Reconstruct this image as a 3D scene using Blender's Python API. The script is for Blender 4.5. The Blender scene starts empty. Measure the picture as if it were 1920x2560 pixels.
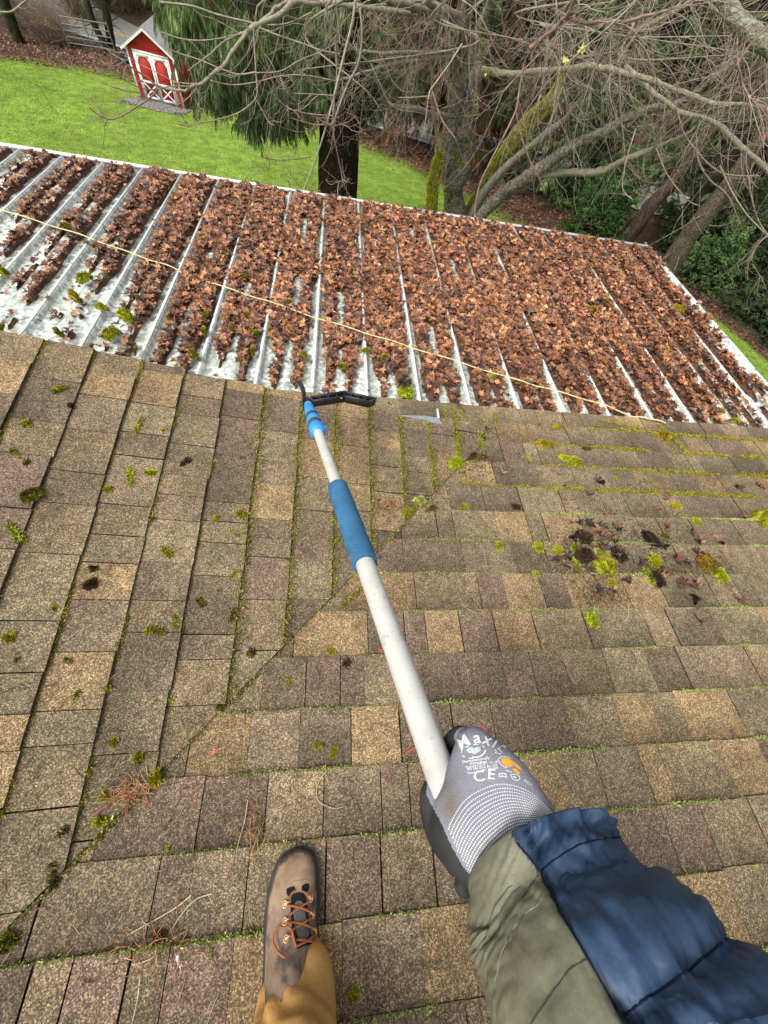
import bpy, bmesh, math, random
import numpy as np
from mathutils import Vector, Matrix
from mathutils.bvhtree import BVHTree
random.seed(7); RNG = np.random.default_rng(11)
sc = bpy.context.scene
COL = sc.collection

# ------------------------------------------------------------------ camera
F = 948.62                       # focal length in pixels of the 1920 x 2560 frame
ROT = np.array([[ 0.9876, -0.0366,  0.1528],   # camera right
                [ 0.0312, -0.9072, -0.4195],   # camera down
                [ 0.1540,  0.4191, -0.8948]])  # camera forward
ROT[2] /= np.linalg.norm(ROT[2]); ROT[0] -= ROT[2]*ROT[0].dot(ROT[2]); ROT[0] /= np.linalg.norm(ROT[0]); ROT[1] = np.cross(ROT[2], ROT[0])
cd = bpy.data.cameras.new('camera'); cam = bpy.data.objects.new('camera', cd); COL.objects.link(cam)
cd.sensor_fit = 'HORIZONTAL'; cd.sensor_width = 36.0; cd.lens = F/1920*36.0; cd.clip_start = 0.02; cd.clip_end = 800
M = Matrix(((ROT[0][0], -ROT[1][0], -ROT[2][0], 0), (ROT[0][1], -ROT[1][1], -ROT[2][1], 0), (ROT[0][2], -ROT[1][2], -ROT[2][2], 0), (0,0,0,1)))
cam.matrix_world = M
sc.camera = cam
# ------------------------------------------------------------------ light
SUN_EL, SUN_AZ = math.radians(56), math.radians(-118)      # azimuth from +Y towards +X
w = bpy.data.worlds.new('World'); sc.world = w; w.use_nodes = True
nt = w.node_tree; bg = nt.nodes['Background']
sky = nt.nodes.new('ShaderNodeTexSky'); sky.sky_type = 'NISHITA'; sky.sun_disc = False
sky.sun_elevation = SUN_EL; sky.sun_rotation = SUN_AZ; sky.air_density = 1.6; sky.dust_density = 6.0; sky.ozone_density = 1.0
hs = nt.nodes.new('ShaderNodeHueSaturation'); hs.inputs['Saturation'].default_value = 0.22
nt.links.new(sky.outputs[0], hs.inputs['Color']); nt.links.new(hs.outputs[0], bg.inputs[0]); bg.inputs[1].default_value = 0.15
sd = bpy.data.lights.new('sun', 'SUN'); sd.energy = 1.5; sd.angle = math.radians(22); sd.color = (1.0, 0.96, 0.9)
sun = bpy.data.objects.new('sun', sd); COL.objects.link(sun)
sv = Vector((math.sin(SUN_AZ)*math.cos(SUN_EL), math.cos(SUN_AZ)*math.cos(SUN_EL), math.sin(SUN_EL)))
sun.rotation_euler = sv.to_track_quat('Z', 'Y').to_euler(); sun.location = (0, 0, 20)
sc.view_settings.view_transform = 'Standard'; sc.view_settings.look = 'None'; sc.view_settings.exposure = 0.55; sc.view_settings.gamma = 1
sc.view_settings.use_curve_mapping = False
try: sc.cycles.max_bounces = 5; sc.cycles.diffuse_bounces = 3
except Exception: pass

# ------------------------------------------------------------------ geometry helpers
def ray(px, py):
    return ROT.T @ np.array([px-960.0, py-1280.0, F])
def atd(px, py, d):  return ray(px, py)/F*d                 # at camera depth d
def atz(px, py, z):  r = ray(px, py); return r/r[2]*z
def aty(px, py, y):  r = ray(px, py); return r/r[1]*y
def proj(P):
    c = ROT @ np.asarray(P, float); return np.array([960+F*c[0]/c[2], 1280+F*c[1]/c[2], c[2]])
S = 1.27
SA, HA = 0.18513, 1.27
SB, HB = 0.20105, 1.0365*S
SM, HM = 0.12094, 1.10*S
def zA(y): return -HA-SA*y
def zB(x): return -HB-SB*x
def zM(y): return -HM-SM*y
def onA(px, py, h=0): r = ray(px, py); t = (-HA+h)/(r[2]+SA*r[1]); return r*t
def onB(px, py, h=0): r = ray(px, py); t = (-HB+h)/(r[2]+SB*r[0]); return r*t
def onM(px, py, h=0): r = ray(px, py); t = (-HM+h)/(r[2]+SM*r[1]); return r*t
def xval(y): return 0.9208*y-0.2304
def onroof(px, py, h=0):
    a = onA(px, py, h); b = onB(px, py, h)
    return (a, 'A') if a[0] > xval(a[1]) else (b, 'B')
NA = np.array([0, SA, 1.0]); NA /= np.linalg.norm(NA)
NB = np.array([SB, 0, 1.0]); NB /= np.linalg.norm(NB)
def T(x, y):
    x = np.asarray(x, float); y = np.asarray(y, float)
    return -6.5-0.15*y+np.maximum(0, y-47)*0.42+np.maximum(0, x-26)*0.3+np.maximum(0, -38-x)*0.2
def ongr(px, py):
    r = ray(px, py); lo, hi = 0.001, 0.5
    t = np.linspace(0.004, 0.15, 6000); P = r[None, :]*t[:, None]; k = np.argmax(P[:, 2] < T(P[:, 0], P[:, 1]))
    return P[k]

class MB:
    """collects triangles and quads with a colour per vertex"""
    def __init__(s): s.v = []; s.t = []; s.q = []; s.c = []; s.n = 0
    def add(s, v, f, col):
        v = np.asarray(v, float).reshape(-1, 3); f = np.asarray(f, int)
        col = np.asarray(col, float)
        if col.ndim == 1: col = np.tile(col, (len(v), 1))
        (s.t if f.shape[1] == 3 else s.q).append(f+s.n); s.v.append(v); s.c.append(col[:, :3]); s.n += len(v)
    def poly(s, pts, col):            # fan of a convex polygon
        n = len(pts); s.add(pts, [(0, i, i+1) for i in range(1, n-1)], col)
    def box(s, c, x, y, z, col):      # centre, three half vectors
        c, x, y, z = (np.asarray(a, float) for a in (c, x, y, z))
        v = [c+i*x+j*y+k*z for k in (-1, 1) for j in (-1, 1) for i in (-1, 1)]
        s.add(v, [(0,2,3,1),(4,5,7,6),(0,1,5,4),(2,6,7,3),(0,4,6,2),(1,3,7,5)], col)
    def tube(s, pts, rad, sides, col, cap=True, flat=1.0):
        pts = np.asarray(pts, float); n = len(pts); rad = np.broadcast_to(np.asarray(rad, float), (n,))
        tan = np.gradient(pts, axis=0); tan /= np.linalg.norm(tan, axis=1)[:, None]+1e-12
        up = np.array([0, 0, 1.0]) if abs(tan[0][2]) < 0.9 else np.array([1.0, 0, 0])
        a = np.cross(tan[0], up); a /= np.linalg.norm(a); A = []
        for i in range(n):
            a = a-tan[i]*a.dot(tan[i]); a /= np.linalg.norm(a)+1e-12; A.append(a)
        A = np.array(A); B = np.cross(tan, A)
        th = np.arange(sides)*2*np.pi/sides
        ring = (A[:, None, :]*np.cos(th)[None, :, None]+B[:, None, :]*flat*np.sin(th)[None, :, None])*rad[:, None, None]+pts[:, None, :]
        v = ring.reshape(-1, 3)
        i = np.arange(n-1)[:, None]*sides; j = np.arange(sides)[None, :]; k = (j+1) % sides
        f = np.stack([i+j, i+k, i+sides+k, i+sides+j], -1).reshape(-1, 4)
        col = np.asarray(col, float)
        if col.ndim == 2: col = np.repeat(col, sides, axis=0)
        s.add(v, f, col)
        if cap and sides > 3:
            c0 = col if col.ndim == 1 else col[0]
            c1 = col if col.ndim == 1 else col[-1]
            s.poly(ring[0][::-1], c0); s.poly(ring[-1], c1)
    def grid(s, P, col):              # P: n x m x 3
        n, m = P.shape[:2]; i = np.arange(n-1)[:, None]*m; j = np.arange(m-1)[None, :]
        f = np.stack([i+j, i+j+1, i+m+j+1, i+m+j], -1).reshape(-1, 4)
        col = np.asarray(col, float)
        s.add(P.reshape(-1, 3), f, col.reshape(-1, 3) if col.ndim == 3 else col)
    def scatter(s, tv, tf, tc, pos, mats, cols):
        """template verts tv, faces tf, template colour factor tc (per vertex), N positions, N 3x3 matrices, N colours"""
        pos = np.asarray(pos, float); N = len(pos)
        if N == 0: return
        V = np.einsum('nij,kj->nki', mats, tv)+pos[:, None, :]
        C = np.asarray(cols, float)[:, None, :]*np.asarray(tc, float)[None, :, None]
        Fc = np.asarray(tf)[None, :, :]+(np.arange(N)*len(tv))[:, None, None]
        s.add(V.reshape(-1, 3), Fc.reshape(-1, len(tf[0])), C.reshape(-1, 3))
    def build(s, name, mat, parent=None, smooth=False, origin=None):
        V = np.concatenate(s.v); C = np.concatenate(s.c)
        t = np.concatenate(s.t) if s.t else np.zeros((0, 3), int); q = np.concatenate(s.q) if s.q else np.zeros((0, 4), int)
        if parent is not None: org = WL[parent.name]
        elif origin is not None: org = np.asarray(origin, float)
        else: org = np.array([V[:, 0].mean(), V[:, 1].mean(), V[:, 2].min()])
        V = V-org
        me = bpy.data.meshes.new(name); me.vertices.add(len(V)); me.vertices.foreach_set('co', V.astype(np.float32).ravel())
        nl = 3*len(t)+4*len(q); me.loops.add(nl); me.loops.foreach_set('vertex_index', np.concatenate([t.ravel(), q.ravel()]).astype(np.int32))
        me.polygons.add(len(t)+len(q))
        st = np.concatenate([np.arange(len(t))*3, 3*len(t)+np.arange(len(q))*4]); me.polygons.foreach_set('loop_start', st.astype(np.int32))
        if smooth: me.polygons.foreach_set('use_smooth', np.ones(len(st), bool))
        me.update(calc_edges=True)
        at = me.color_attributes.new('Col', 'FLOAT_COLOR', 'POINT')
        at.data.foreach_set('color', np.concatenate([np.clip(C, 0, 1), np.ones((len(C), 1))], 1).astype(np.float32).ravel())
        me.materials.append(mat)
        o = bpy.data.objects.new(name, me); COL.objects.link(o)
        if parent is not None: o.parent = parent
        else: o.location = org
        WL[o.name] = org
        return o
WL = {}
def thing(name, loc, label=None, cat=None, group=None):
    o = bpy.data.objects.new(name, None); COL.objects.link(o); o.location = loc; o.empty_display_size = 0.1; WL[o.name] = np.asarray(loc, float)
    return tag(o, label, cat, group)
def tag(o, label=None, cat=None, group=None, kind=None):
    if label: o['label'] = label
    if cat: o['category'] = cat
    if group: o['group'] = group
    if kind: o['kind'] = kind
    return o
def copy_tree(o, loc, rz=0, sc_=1.0, parent=None):
    c = o.copy(); COL.objects.link(c)
    if parent is None: c.location = loc; c.rotation_euler = (0, 0, rz); c.scale = (sc_,)*3
    else: c.parent = parent
    for ch in o.children: copy_tree(ch, None, parent=c)
    return c
def rots(n, tilt=0.5, yaw=None, rng=RNG):
    """random rotation matrices: yaw all round, tilted away from +Z by about tilt"""
    y = rng.uniform(0, 2*np.pi, n) if yaw is None else yaw
    a = rng.uniform(0, 2*np.pi, n); t = rng.normal(0, tilt, n)
    cy, sy = np.cos(y), np.sin(y); Z = np.zeros(n); O = np.ones(n)
    R1 = np.stack([np.stack([cy, -sy, Z], -1), np.stack([sy, cy, Z], -1), np.stack([Z, Z, O], -1)], 1)
    ax = np.stack([np.cos(a), np.sin(a), Z], -1); c, s_ = np.cos(t), np.sin(t)
    K = np.zeros((n, 3, 3)); K[:, 0, 2] = ax[:, 1]; K[:, 1, 2] = -ax[:, 0]; K[:, 2, 0] = -ax[:, 1]; K[:, 2, 1] = ax[:, 0]
    R2 = np.eye(3)[None]+s_[:, None, None]*K+(1-c)[:, None, None]*(K@K)
    return R2@R1
def noise2(x, y, seed=0, sc_=1.0):
    """cheap smooth value noise, vectorised, 0..1"""
    x = np.asarray(x, float)*sc_+seed*17.3; y = np.asarray(y, float)*sc_+seed*9.1
    xi = np.floor(x).astype(np.int64); yi = np.floor(y).astype(np.int64); xf = x-xi; yf = y-yi
    def h(a, b): n = (a*374761393+b*668265263) & 0xffffffff; n = ((n ^ (n >> 13))*1274126177) & 0xffffffff; return ((n ^ (n >> 16)) & 0xffff)/65535.0
    u = xf*xf*(3-2*xf); v = yf*yf*(3-2*yf)
    return (h(xi, yi)*(1-u)+h(xi+1, yi)*u)*(1-v)+(h(xi, yi+1)*(1-u)+h(xi+1, yi+1)*u)*v
def fbm(x, y, seed=0, sc_=1.0, o=3):
    r = 0; a = 0.5
    for k in range(o): r = r+a*noise2(x, y, seed+k, sc_*2**k); a *= 0.5
    return r/(1-0.5**o)
def smooth_pts(P, n=3):
    """Catmull-Rom resampling"""
    P = np.asarray(P, float); Q = np.vstack([2*P[0]-P[1], P, 2*P[-1]-P[-2]]); out = []
    for i in range(1, len(Q)-2):
        for k in range(n):
            t = k/n; out.append(0.5*((2*Q[i])+(-Q[i-1]+Q[i+1])*t+(2*Q[i-1]-5*Q[i]+4*Q[i+1]-Q[i+2])*t*t+(-Q[i-1]+3*Q[i]-3*Q[i+1]+Q[i+2])*t**3))
    out.append(P[-1]); return np.array(out)

# ------------------------------------------------------------------ materials
def mat(name, rough=0.8, spec=0.3, var=None, bump=None, tint=None, metal=0, extra=None, base=None, sub=0):
    """procedural: vertex colour Col times noise layers [(scale, low, high, detail)], bump (scale, strength, distance)"""
    m = bpy.data.materials.new(name); m.use_nodes = True; n = m.node_tree.nodes; l = m.node_tree.links
    b = n['Principled BSDF']; b.inputs['Roughness'].default_value = rough; b.inputs['Specular IOR Level'].default_value = spec; b.inputs['Metallic'].default_value = metal
    g = n.new('ShaderNodeNewGeometry')
    if base is None:
        a = n.new('ShaderNodeAttribute'); a.attribute_name = 'Col'; out = a.outputs['Color']
    else:
        a = n.new('ShaderNodeRGB'); a.outputs[0].default_value = (*base, 1); out = a.outputs[0]
    for (s_, lo, hi, det) in (var or []):
        t = n.new('ShaderNodeTexNoise'); t.inputs['Scale'].default_value = s_; t.inputs['Detail'].default_value = det; l.new(g.outputs['Position'], t.inputs['Vector'])
        mr = n.new('ShaderNodeMapRange'); mr.inputs['From Min'].default_value = 0.3; mr.inputs['From Max'].default_value = 0.7; mr.inputs['To Min'].default_value = lo; mr.inputs['To Max'].default_value = hi
        l.new(t.outputs['Fac'], mr.inputs['Value'])
        vm = n.new('ShaderNodeVectorMath'); vm.operation = 'SCALE'; l.new(out, vm.inputs[0]); l.new(mr.outputs[0], vm.inputs['Scale']); out = vm.outputs[0]
    for (s_, lo, hi, c, f) in (tint or []):      # patches of another colour
        t = n.new('ShaderNodeTexNoise'); t.inputs['Scale'].default_value = s_; t.inputs['Detail'].default_value = 5; l.new(g.outputs['Position'], t.inputs['Vector'])
        mr = n.new('ShaderNodeMapRange'); mr.inputs['From Min'].default_value = lo; mr.inputs['From Max'].default_value = hi; mr.inputs['To Max'].default_value = f; l.new(t.outputs['Fac'], mr.inputs['Value'])
        mx = n.new('ShaderNodeMix'); mx.data_type = 'RGBA'; l.new(mr.outputs[0], mx.inputs[0]); l.new(out, mx.inputs[6]); mx.inputs[7].default_value = (*c, 1); out = mx.outputs[2]
    if extra: out = extra(n, l, g, out, b)
    l.new(out, b.inputs['Base Color'])
    if bump:
        t = n.new('ShaderNodeTexNoise'); t.inputs['Scale'].default_value = bump[0]; t.inputs['Detail'].default_value = 4; l.new(g.outputs['Position'], t.inputs['Vector'])
        bp = n.new('ShaderNodeBump'); bp.inputs['Strength'].default_value = bump[1]; bp.inputs['Distance'].default_value = bump[2]; l.new(t.outputs['Fac'], bp.inputs['Height']); l.new(bp.outputs[0], b.inputs['Normal'])
    if sub: b.inputs['Subsurface Weight'].default_value = sub; b.inputs['Subsurface Radius'].default_value = (.01, .01, .005)
    return m
def granules(n, l, g, out, b):
    v = n.new('ShaderNodeTexVoronoi'); v.inputs['Scale'].default_value = 400; l.new(g.outputs['Position'], v.inputs['Vector'])
    sp = n.new('ShaderNodeSeparateColor'); l.new(v.outputs['Color'], sp.inputs[0])
    cr = n.new('ShaderNodeValToRGB'); e = cr.color_ramp; e.interpolation = 'LINEAR'
    e.elements[0].position = 0; e.elements[0].color = (0.40, 0.38, 0.36, 1); e.elements[1].position = 1.0; e.elements[1].color = (2.5, 2.3, 2.0, 1)
    for p, c in ((0.3, (0.6, 0.57, 0.55)), (0.62, (1.0, 0.98, 0.94)), (0.84, (1.5, 1.4, 1.25))): k = e.elements.new(p); k.color = (*c, 1)
    l.new(sp.outputs[0], cr.inputs[0])
    mm = n.new('ShaderNodeVectorMath'); mm.operation = 'MULTIPLY'; l.new(out, mm.inputs[0]); l.new(cr.outputs[0], mm.inputs[1])
    return mm.outputs[0]
M_SH = mat('asphalt_shingle', 0.9, 0.2, var=[(7, 0.80, 1.22, 4), (38, 0.82, 1.2, 4)], tint=[(3.0, 0.54, 0.72, (0.085, 0.080, 0.05), 0.55), (22, .60, .72, (.06, .05, .035), .5)], bump=(260, 0.55, 0.004), extra=granules)
M_DECK = mat('roof_felt', 0.95, 0.1, base=(0.03, 0.026, 0.02), bump=(90, .5, .003))
M_MOSS = mat('moss', 0.95, 0.1, var=[(160, 0.5, 1.5, 2), (30, .75, 1.25, 2)], bump=(300, 0.8, 0.004))
M_LEAF = mat('dead_leaf', 0.42, 0.5, var=[(35, 0.65, 1.35, 4)], bump=(120, 0.5, 0.004))
M_LITTER = mat('leaf_mat', 0.7, 0.3, var=[(60, .4, 1.5, 4)], bump=(70, 1, 0.02))
M_METAL = mat('weathered_zinc', 0.5, 0.4, metal=0.0, tint=[(42, 0.43, 0.57, (0.17, 0.225, 0.19), 0.8), (9, 0.42, 0.62, (0.46, 0.50, 0.40), 0.6), (120, .6, .7, (.1, .11, .08), .6)], bump=(50, .3, .002))
M_WHITE = mat('white_trim', 0.4, 0.5, var=[(12, .85, 1.08, 4)], tint=[(30, .58, .75, (.3, .31, .26), .6)])
M_FLASH = mat('grey_flashing', 0.45, 0.5, base=(0.22, 0.25, 0.27), var=[(20, .85, 1.12, 3)])
M_CORD = mat('cream_cord', 0.6, 0.3, base=(0.56, 0.51, 0.27), var=[(50, .8, 1.1, 2)])
M_SOIL = mat('soil', 0.95, 0.1, var=[(150, .4, 1.8, 3)], bump=(200, 1, 0.006))
M_TWIG = mat('litter_twig', 0.8, 0.2, var=[(80, .8, 1.2, 2)])
M_BARK = mat('bark', 0.95, 0.1, var=[(18, .45, 1.5, 6), (3, .8, 1.2, 2)], bump=(25, 1, 0.05), tint=[(7, .58, .68, (.10, .13, .02), .35)])
M_CBARK = mat('cedar_bark', 0.95, 0.05, base=(0.030, 0.021, 0.017), var=[(14, .4, 1.6, 5)], bump=(16, 1, 0.08))
M_BRANCH = mat('lichen_branch', 0.9, 0.1, var=[(22, .65, 1.35, 3)], tint=[(8, .50, .7, (.30, .30, .22), .5)])
M_FOL = mat('foliage', 0.75, 0.2, var=[(1.1, 0.65, 1.35, 2), (8, .75, 1.3, 2)])
M_GRASS = mat('grass_blades', 0.7, 0.2, var=[(0.6, .8, 1.2, 2)])
def lawnx(n, l, g, out, b):
    return out
M_LAWN = mat('lawn', 0.9, 0.1, var=[(0.35, .82, 1.15, 3), (2.2, .68, 1.25, 5), (26, .65, 1.3, 4)], tint=[(9, .56, .66, (.08, .10, .025), .8), (3, .56, .7, (.24, .26, .06), .5)], bump=(14, 1, 0.15))
M_GROUND = mat('leaf_strewn_ground', 0.95, 0.1, var=[(2, .7, 1.3, 4), (14, .5, 1.6, 5)], bump=(12, 1, 0.1))
M_ROAD = mat('asphalt_road', 0.85, 0.3, base=(0.17, 0.165, 0.155), var=[(1, .85, 1.12, 4), (60, .8, 1.2, 2)])
M_PAINT = mat('paint', 0.55, 0.4, var=[(6, .85, 1.08, 4), (60, .92, 1.06, 2)])
M_RED = mat('red_boards', 0.6, 0.3, base=(0.36, 0.018, 0.014), var=[(5, .8, 1.12, 4)])
M_GRAVEL = mat('gravel', 0.9, 0.2, var=[(5, .8, 1.15, 3), (30, .6, 1.4, 3)], bump=(25, 1, .05))
M_POLE = mat('painted_aluminium', 0.38, 0.5, base=(0.50, 0.50, 0.465), var=[(25, .9, 1.05, 4)], tint=[(120, .62, .70, (.24, .23, .19), .55), (30, .55, .74, (.38, .36, .29), .55)], bump=(180, .15, .001))
M_FOAM = mat('blue_foam', 0.9, 0.2, base=(0.035, 0.125, 0.235), var=[(18, .75, 1.25, 4), (400, .8, 1.25, 2)], tint=[(14, .58, .75, (.16, .25, .33), .5)], bump=(500, .5, .002))
M_BLUE = mat('bright_blue_plastic', 0.45, 0.4, base=(0.035, 0.27, 0.72), var=[(30, .9, 1.05, 2)])
M_BLACK = mat('black_plastic', 0.42, 0.5, base=(0.016, 0.016, 0.017), var=[(30, .7, 1.4, 4)], tint=[(70, .64, .7, (.2, .19, .17), .6)])
M_GREYP = mat('grey_plastic', 0.5, 0.4, base=(0.06, 0.06, 0.06))

# ------------------------------------------------------------------ house roof: two shingled slopes meeting in a valley
house = thing('house', (0, -2, -6.4), 'brown shingled house roof of two slopes meeting in a mossy valley', 'house')
def clip(poly, a, b, c):      # keep a*x+b*y+c >= 0
    out = []
    for i in range(len(poly)):
        p, q = poly[i-1], poly[i]; dp = a*p[0]+b*p[1]+c; dq = a*q[0]+b*q[1]+c
        if (dp >= 0) != (dq >= 0): t = dp/(dp-dq); out.append(tuple(p[k]+(q[k]-p[k])*t for k in range(2)))
        if dq >= 0: out.append(q)
    return out
YR, YE, X0, X1 = 1.142, 1.352, -4.2, 4.6            # B rake, A eave, far ends
def deck(name, pts, zf):
    mb = MB(); n = len(pts)
    mb.poly([(x, y, zf(x, y)-0.004) for x, y in pts], (.03, .03, .03)); mb.poly([(x, y, zf(x, y)-0.10) for x, y in pts][::-1], (.03, .03, .03))
    for i in range(n):
        p, q = pts[i-1], pts[i]; mb.add([(*p, zf(*p)-.1), (*q, zf(*q)-.1), (*q, zf(*q)-.004), (*p, zf(*p)-.004)], [(0, 1, 2, 3)], (.03, .03, .03))
    return mb.build(name, M_DECK, house)
ya = (X0+0.2304)/0.9208
slopeA = deck('roof_slope', [(X0, ya), (X0, -5.0), (X1, -5.0), (X1, YE), (-0.35, YE), (-0.35, 1.20), (0.80, 1.20), (0.7, 1.01)][:4]+[(0.9, YE), (xval(1.142), 1.142)], lambda x, y: zA(y))
slopeA2 = None
slopeB = deck('roof_slope', [(X0, ya), (xval(YR), YR), (X0, YR)], lambda x, y: zB(x))
mb = MB(); mb.box((0.3, 1.27, zA(1.27)-0.034), (0.68, 0, 0), (0, .081, -.081*SA), (0, 0, .03), (.03,)*3); mb.build('eave_board', M_DECK, house)
PAL = [((0.235, 0.165, 0.085), 5), ((0.165, 0.128, 0.078), 7), ((0.135, 0.104, 0.072), 6), ((0.112, 0.076, 0.062), 5), ((0.150, 0.124, 0.078), 6), ((0.098, 0.076, 0.056), 3)]
PAL = [(tuple(np.array(c_)*.68+np.array([.172, .138, .094])*.42), w_) for c_, w_ in PAL]
PALW = np.array([p[1] for p in PAL], float); PALW /= PALW.sum()
def tabcol(): return np.array(PAL[RNG.choice(len(PAL), p=PALW)][0])*RNG.uniform(.88, 1.12)
shingles = []
EA = 0.14313; YA0 = S*0.9764
def shingle_geo(poly, zf, along, lo, hi, hgt, c_up, c_dn, cmid):
    """poly in plan; thickness grows towards the butt edge"""
    def top(p):
        v = (p[along]-lo)/(hi-lo); return zf(*p)+0.0015+hgt*max(0, min(1, v))
    mb = MB(); n = len(poly)
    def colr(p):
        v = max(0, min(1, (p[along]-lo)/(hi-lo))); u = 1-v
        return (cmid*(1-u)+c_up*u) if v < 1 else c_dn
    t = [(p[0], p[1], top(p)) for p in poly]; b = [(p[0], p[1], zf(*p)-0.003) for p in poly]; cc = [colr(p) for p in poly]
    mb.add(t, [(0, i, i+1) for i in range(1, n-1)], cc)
    for i in range(n): j = (i+1) % n; mb.add([t[i], b[i], b[j], t[j]], [(0, 1, 2, 3)], np.array(cmid)*0.42)  # side faces in a darker tone: edge shading put into the colour
    return mb
def tabs(lo, hi, ws=(.075, .105, .13, .15, .17, .20, .235)):
    """cut points along a course: width, and whether an open slot follows"""
    x = lo+RNG.uniform(-.1, 0); out = []
    while x < hi:
        w_ = RNG.choice(ws)*RNG.uniform(.93, 1.07); out.append((x, x+w_, RNG.random() < .55)); x += w_
    return out
seamsA = []; seamsB = []
for k in range(-1, 33):
    yb = YA0-k*EA if k >= 0 else YE+0.012
    yt = (YA0-(k+1)*EA)
    xl = xval(yt)-.3 if k > 1 else -0.36
    xr = 3.2 if k < 18 else 2.0
    if yb < -0.95: break
    for (a, b, slot) in tabs(max(xl, X0), xr):
        g = 0.0022 if slot else 0.0005
        wob = RNG.uniform(-.003, .003)
        p = [(a+g, yt-.018), (b-g, yt-.018), (b-g, yb+wob), (a+g, yb+wob)]
        if k >= 1: p = clip(p, 1, -0.9208, 0.2304)
        else:
            # beside the valley the eave strip runs on under the rake of the other slope
            p = clip(p, 0, 1, -(1.143)) if (a+b)/2 < 0.80 else p
            if len(p) and k == 0: p = clip(p, 1, 0, -0.20)
        if len(p) < 3: continue
        c = tabcol(); thick = RNG.choice([.0045, .0075], p=[.45, .55])
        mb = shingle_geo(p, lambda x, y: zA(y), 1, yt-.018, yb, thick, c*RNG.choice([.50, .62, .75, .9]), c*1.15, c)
        cen = ((a+b)/2, (yt+yb)/2, zA((yt+yb)/2)); shingles.append((mb, slopeA, cen, (b-a)*EA))
    if k >= 0: seamsA.append((yb, max(xval(yb), -4) if k > 1 else .8))
EBX = S*0.1142; XB0 = S*-0.7746
for i in range(-7, 13):
    xb = XB0+i*EBX; xt = xb-EBX
    yl = (xt+0.2304)/0.9208-.05
    for (a, b, slot) in tabs(max(yl, -2.0)-.1, YR+.2, (.075, .09, .105, .12, .135, .15, .18)):
        g = 0.0017 if slot else 0.0004
        wob = RNG.uniform(-.0025, .0025); b2 = min(b, YR+.004*RNG.random())
        if b2-a < .02: continue
        p = [(xt-.02, a+g), (xb+wob, a+g), (xb+wob, b2-g), (xt-.02, b2-g)]
        p = clip(p, -1, 0.9208, -0.2304-0.003)
        if len(p) < 3: continue
        c = tabcol(); thick = RNG.choice([.008, .012], p=[.45, .55])
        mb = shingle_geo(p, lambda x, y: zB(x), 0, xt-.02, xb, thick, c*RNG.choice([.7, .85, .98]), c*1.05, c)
        cen = ((xt+xb)/2, (a+b)/2, zB((xt+xb)/2)); shingles.append((mb, slopeB, cen, (b-a)*EBX))
    if xb < .85: seamsB.append((xb, max((xb+0.2304)/0.9208, -1.6)))
def size_px(s):
    q = proj(s[2]); vis = -60 < q[0] < 1980 and -60 < q[1] < 2620 and q[2] > 0
    return s[3]/np.linalg.norm(s[2])**2*(1 if vis else 1e-3)
for sl in (slopeA, slopeB):
    L = sorted([s for s in shingles if s[1] == sl], key=size_px, reverse=True)
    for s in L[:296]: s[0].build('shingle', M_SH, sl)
    if L[296:]:
        mb = MB()
        for s in L[296:]:
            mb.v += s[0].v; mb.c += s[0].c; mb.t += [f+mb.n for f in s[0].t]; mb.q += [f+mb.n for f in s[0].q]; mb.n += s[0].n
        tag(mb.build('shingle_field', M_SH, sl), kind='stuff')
# flashing wedge, eave board, walls under the roof
fp = [onA(*p, .035) for p in ((985, 1038), (1060, 1040), (1096, 1045), (1108, 1064), (1040, 1052))]
mb = MB(); mb.poly([p+[0, 0, .002] for p in fp][::-1], (.25,)*3); mb.poly([p-[0, 0, .004] for p in fp], (.25,)*3)
for i in range(5): mb.add([fp[i-1]+[0, 0, .002], fp[i]+[0, 0, .002], fp[i]-[0, 0, .004], fp[i-1]-[0, 0, .004]], [(0, 1, 2, 3)], (.25,)*3)
mb.build('flashing', M_FLASH, house)
e0, e1 = onA(1093, 1023, .03), onA(1096, 1045, .038)
mb = MB(); mb.box((e0+e1)/2, (e1-e0)/2, (.005, 0, 0), (0, 0, .006), (.8, .8, .8)); mb.build('flashing_edge', M_WHITE, house)
M_WALL = mat('painted_wall', .7, .3, base=(.42, .40, .36), var=[(3, .9, 1.08, 3)])
mb = MB(); mb.box((0.2, -1.9, -4.2), (4.1, 0, 0), (0, 3.0, 0), (0, 0, 2.4), (.4, .4, .4)); mb.build('wall', M_WALL, house)
mb = MB(); mb.box((-1.75, YR-.012, -1.35), (2.5, 0, 0), (0, .010, 0), (0, 0, .45), (.4, .4, .4)); gw = mb.build('gable_wall', M_WALL, house)
# the gable wall follows the rake: shear its top to the slope of the shingles
for v in gw.data.vertices:
    if v.co.z+WL['house'][2] > -1.2: x = v.co.x+WL['house'][0]; v.co.z = zB(x)-0.105-WL['house'][2]
    else: v.co.z = -2.0-WL['house'][2]

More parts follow.
